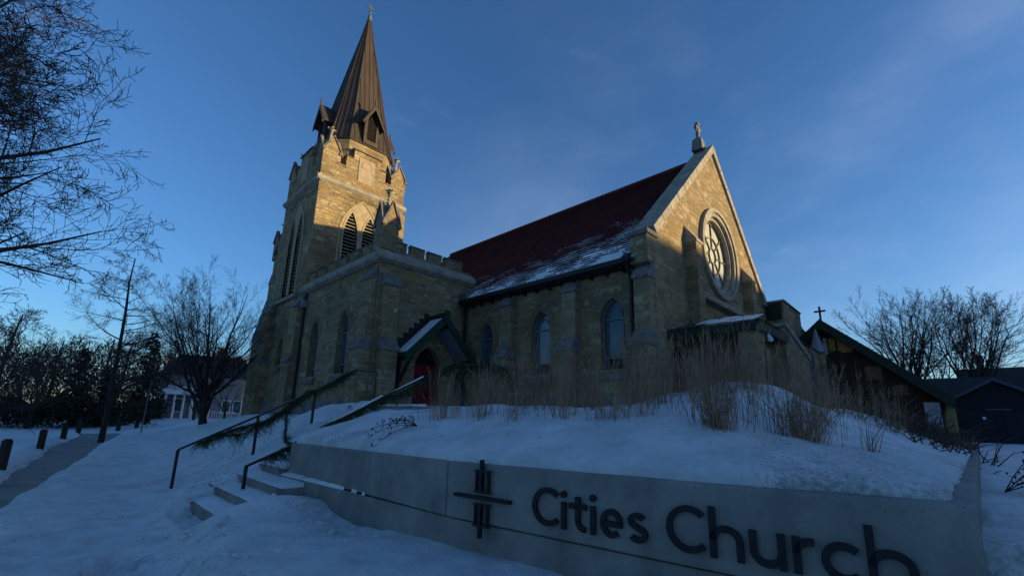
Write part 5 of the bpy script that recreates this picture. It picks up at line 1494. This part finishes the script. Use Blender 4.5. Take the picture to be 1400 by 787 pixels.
# ================================================================== HOUSES
def house_left():
    x0, x1, y0, z0 = 8.6, 16.5, 62, .75
    t = thing('house', 'white house with columned porch behind the spreading bare tree', 'house', (x0, y0, z0))
    mb = MB(); mb.box(x0+.6, x1, y0+1.8, y0+9, z0-.4, z0+5.2); part(mb, 'wall', M_SIDING, t)
    mb = MB(); mb.hexa([(x0, y0+1.2, z0+5.2), (x1+.5, y0+1.2, z0+5.2), (x1+.5, y0+9.5, z0+5.2), (x0, y0+9.5, z0+5.2)], [(x0+1.5, y0+5, z0+7.8), (x1-1, y0+5, z0+7.8), (x1-1, y0+5.3, z0+7.8), (x0+1.5, y0+5.3, z0+7.8)]); r = part(mb, 'roof', M_SHING, t)
    mb = MB(); mb.box(x0+5.6, x0+6.3, y0+4.8, y0+5.5, z0+6.6, z0+9.0); sub(mb, 'chimney', M_BRICK, r)
    mb = MB(); mb.hexa([(x0-.3, y0-.3, z0+2.75), (x0+4.6, y0-.3, z0+2.75), (x0+4.6, y0+1.85, z0+2.95), (x0-.3, y0+1.85, z0+2.95)], [(x0-.3, y0-.3, z0+3.0), (x0+4.6, y0-.3, z0+3.0), (x0+4.2, y0+1.85, z0+3.8), (x0+.2, y0+1.85, z0+3.8)]); part(mb, 'porch_roof', M_WHITE, t)
    for i in range(6):
        mb = MB(); xx = x0+.1+i*.84; mb.tube([(xx, y0, z0), (xx, y0, z0+2.75)], [.15, .12], 8); mb.box(xx-.17, xx+.17, y0-.17, y0+.17, z0-.2, z0+.1); part(mb, 'column', M_WHITE, t)
    mb = MB(); mb.box(x0-.2, x0+4.5, y0-.2, y0+1.8, z0-.5, z0+.02); part(mb, 'porch_floor', M_BRICK, t)
    for xx in (x0+1.2, x0+2.8, x0+6.0, x0+7.2):
        mb = MB(); mb.box(xx, xx+.8, y0+1.75, y0+1.79, z0+.9, z0+2.3); w_ = part(mb, 'window', M_GLASS, t)
        mb = MB()
        for a, b, c, d in ((xx-.08, xx+.88, z0+2.3, z0+2.4), (xx-.08, xx+.88, z0+.8, z0+.9), (xx-.08, xx, z0+.9, z0+2.3), (xx+.8, xx+.88, z0+.9, z0+2.3)): mb.box(a, b, y0+1.70, y0+1.78, c, d)
        sub(mb, 'frame', M_WHITE, w_)
    mb = MB()
    for i in range(9): mb.box(x0+4.7+i*.25, x0+4.76+i*.25, y0-.1, y0-.04, z0+.1, z0+.95)
    mb.box(x0+4.6, x0+7.0, y0-.12, y0-.02, z0+.95, z0+1.02); part(mb, 'railing', M_WHITE, t)
house_left()
def house_left2():
    x0, x1, y0, z0 = 13.2, 19, 66, .9
    t = thing('house', 'pale yellow clapboard house partly hidden by the tower base', 'house', (x0, y0, z0))
    mb = MB(); mb.box(x0, x1, y0, y0+8, z0-.5, z0+5); part(mb, 'wall', mat('yellow_clapboard', (.45, .38, .2), .8, var=.1), t)
    mb = MB(); mb.prism([(x0-.4, y0-.4, z0+5), (x1+.4, y0-.4, z0+5), ((x0+x1)/2, y0-.4, z0+8)], (0, 0, 0), (0, 9, 0)); part(mb, 'roof', M_SHING, t)
    for xx in (x0+.8, x0+2.6):
        mb = MB(); mb.box(xx, xx+.8, y0-.04, y0-.001, z0+1, z0+2.5); part(mb, 'window', M_GLASS, t)
house_left2()
def garage():
    x0, y0, y1, z0 = 45, -4.2, .45, 1.0
    t = thing('garage', 'dark blue garage with gable front at the right edge', 'garage', (x0, y0, z0)); yc = -1.9
    f = Frame('x', x0, 1)
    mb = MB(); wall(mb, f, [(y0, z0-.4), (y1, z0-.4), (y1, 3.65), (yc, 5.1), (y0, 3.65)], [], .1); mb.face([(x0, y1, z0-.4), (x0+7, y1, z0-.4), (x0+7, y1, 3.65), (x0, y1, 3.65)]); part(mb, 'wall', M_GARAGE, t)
    mb = MB()
    for s_ in (1, -1):
        Yq = lambda y: yc+(y-yc)*s_
        A = [(x0-.35, Yq(yc), 5.2), (x0-.35, Yq(y1+.35), 3.62), (x0+7, Yq(y1+.35), 3.62), (x0+7, Yq(yc), 5.2)]
        mb.hexa(A, [(p[0], p[1], p[2]+.14) for p in A])
    r = part(mb, 'roof', M_SHING, t)
    mb = MB()
    for s_ in (1, -1):
        Yq = lambda y: yc+(y-yc)*s_
        A = [(x0-.42, Yq(yc), 5.14), (x0-.42, Yq(y1+.4), 3.5), (x0-.352, Yq(y1+.4), 3.5), (x0-.352, Yq(yc), 5.14)]
        mb.hexa(A, [(p[0], p[1], p[2]+.22) for p in A])
    sub(mb, 'rake_board', mat('blue_grey_trim', (.07, .08, .11), .7), r)
    for a0, a1 in ((-3.9, -2.1), (-1.6, .1)):
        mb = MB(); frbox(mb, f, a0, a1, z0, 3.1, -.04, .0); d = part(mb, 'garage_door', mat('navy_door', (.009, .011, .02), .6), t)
        mb = MB()
        for k in range(1, 4): frbox(mb, f, a0+.03, a1-.03, z0+k*.52, z0+k*.52+.03, -.055, -.041)
        sub(mb, 'door_rails', M_GARAGE, d)
    mb = MB(); frbox(mb, f, -2.5, -1.3, 3.2, 3.28, -.06, .0); part(mb, 'door_lintel', mat('lintel_grey', (.09, .10, .13), .7), t)
    mb = MB(); mb.tube([(x0-.08, -1.15, 2.65), (x0-.02, -1.15, 2.65)], [.09, .12], 10); part(mb, 'wall_lamp', M_LAMP, t)
garage()
def row_house(x, y, w_, d, z0, ze, zr, label, m, chim=None):
    t = thing('house', label, 'house', (x, y, z0))
    mb = MB(); mb.box(x, x+d, y-w_/2, y+w_/2, z0-.6, ze); part(mb, 'wall', m, t)
    mb = MB(); mb.prism([(x-.4, y-w_/2-.3, ze), (x+d+.4, y-w_/2-.3, ze), (x+d/2, y-w_/2-.3, zr)], (0, 0, 0), (0, w_+.6, 0)); r = part(mb, 'roof', M_SHING, t)
    if chim:
        mb = MB(); mb.box(x+d/2-.4, x+d/2+.4, y+chim-.3, y+chim+.3, zr-.8, zr+1.3); sub(mb, 'chimney', M_BRICK, r)
        mb = MB(); mb.box(x+d/2-.46, x+d/2+.46, y+chim-.36, y+chim+.36, zr+1.3, zr+1.42)
        for s_ in (-.15, .15): mb.tube([(x+d/2, y+chim+s_, zr+1.42), (x+d/2, y+chim+s_, zr+1.7)], .1, 6)
        sub(mb, 'chimney_pots', M_BRICK, r)
    for k in (-.3, 0, .3):
        mb = MB(); mb.box(x-.05, x-.002, y+k*w_-.4, y+k*w_+.4, (z0+ze)/2+.2, ze-.5); part(mb, 'window', M_GLASS, t)
row_house(49.5, -.2, 8.5, 6, 1.2, 4.2, 6.1, 'long low shingled house right behind the garage', M_GARAGE)
row_house(70, -3.4, 5.6, 8, 2, 6.9, 8.9, 'distant brick house with a chimney above the garage', M_BRICK, 1.0)
row_house(72, 2.0, 4.4, 8, 2, 6.2, 7.7, 'distant dark house seen between the bare tree trunks', M_BRICK)

# overhead lines
t = thing('power_lines', 'thin overhead wires crossing the sky at the right edge', 'wires', (60, 0, 8))
for z0, z1 in ((9.2, 12.2), (8.6, 11.4), (7.7, 9.8), (7.3, 8.8)):
    mb = MB(); pts = []
    for i in range(13):
        f = i/12; pts.append((58-4*f, 2.5-10*f, z0+(z1-z0)*f-.9*sin(f*pi))); 
    mb.tube(pts, .022, 4); part(mb, 'wire', M_GUT, t)
t = thing('utility_pole', 'tall wooden utility pole behind the bare trees', 'pole', (58, 2.5, 2))
mb = MB(); mb.tube([(58, 2.5, 1.5), (58, 2.5, 9.6)], [.16, .11], 7); part(mb, 'pole_shaft', M_BARK, t)
mb = MB(); mb.bar((58, 1.6, 9.0), (58, 3.4, 9.0), .1); part(mb, 'crossarm', M_BARK, t)
t = thing('utility_pole', 'wooden utility pole across the street, out of view at right', 'pole', (54, -7.5, 2))
mb = MB(); mb.tube([(54, -7.5, 1), (54, -7.5, 12.6)], [.17, .12], 7); part(mb, 'pole_shaft', M_BARK, t)
mb = MB(); mb.bar((54, -8.4, 12.0), (54, -6.6, 12.0), .1); part(mb, 'crossarm', M_BARK, t)

# unseen brick blocks, added and stepped to keep low sun off the ground
def blocker(e0, e1, zt, label, A=60):
    ex, ey_ = .777, .629; ax_, ay_ = sin(SUN_AZ), cos(SUN_AZ)
    p = Vector((ax_*A+ex*e0, ay_*A+ey_*e0, 0)); q = Vector((ax_*A+ex*e1, ay_*A+ey_*e1, 0)); o = Vector((ax_*12, ay_*12, 0))
    t = thing('sun_blocker', label, 'building', tuple((p+q)/2))
    mb = MB(); B = [p, q, q+o, p+o]; mb.hexa([v-Vector((0, 0, 1)) for v in B], [v+Vector((0, 0, zt)) for v in B]); part(mb, 'wall', M_BRICK, t)
    mb = MB(); u = (q-p).normalized(); n_ = Vector((-ax_, -ay_, 0))
    C = [p-u*.2+n_*.2, q+u*.2+n_*.2, q+o+u*.2-n_*.2, p+o-u*.2-n_*.2]; mb.hexa([v+Vector((0, 0, zt+.002)) for v in C], [v+Vector((0, 0, zt+.3)) for v in C]); part(mb, 'roof', M_SHING, t)
    L_ = (q-p).length
    for fl in range(int(zt/3.2)):
        for k in range(max(1, int(L_/6))):
            c = p+u*(3+k*6)+n_*.03; w0 = c-u*.7; w1 = c+u*.7; z = 1+fl*3.2
            mb = MB(); mb.hexa([w0+Vector((0, 0, z)), w1+Vector((0, 0, z)), w1+n_*.03+Vector((0, 0, z)), w0+n_*.03+Vector((0, 0, z))], [w0+Vector((0, 0, z+1.6)), w1+Vector((0, 0, z+1.6)), w1+n_*.03+Vector((0, 0, z+1.6)), w0+n_*.03+Vector((0, 0, z+1.6))]); part(mb, 'window', M_GLASS, t)
blocker(-60, -24.2, 19, 'brick apartment added out of view against the low sun, farthest left behind the camera')
blocker(-24.4, 11, 18.6, 'brick apartment added out of view against the low sun, directly behind the camera')
blocker(10.9, 26.2, 13.2, 'lowest brick apartment added out of view against the low sun, opposite the church gable')
blocker(26.0, 31, 16.8, 'narrow brick apartment added out of view against the low sun, between the low block and the tallest')
blocker(30.8, 57, 23, 'tallest brick apartment added out of view against the low sun, opposite the hall')
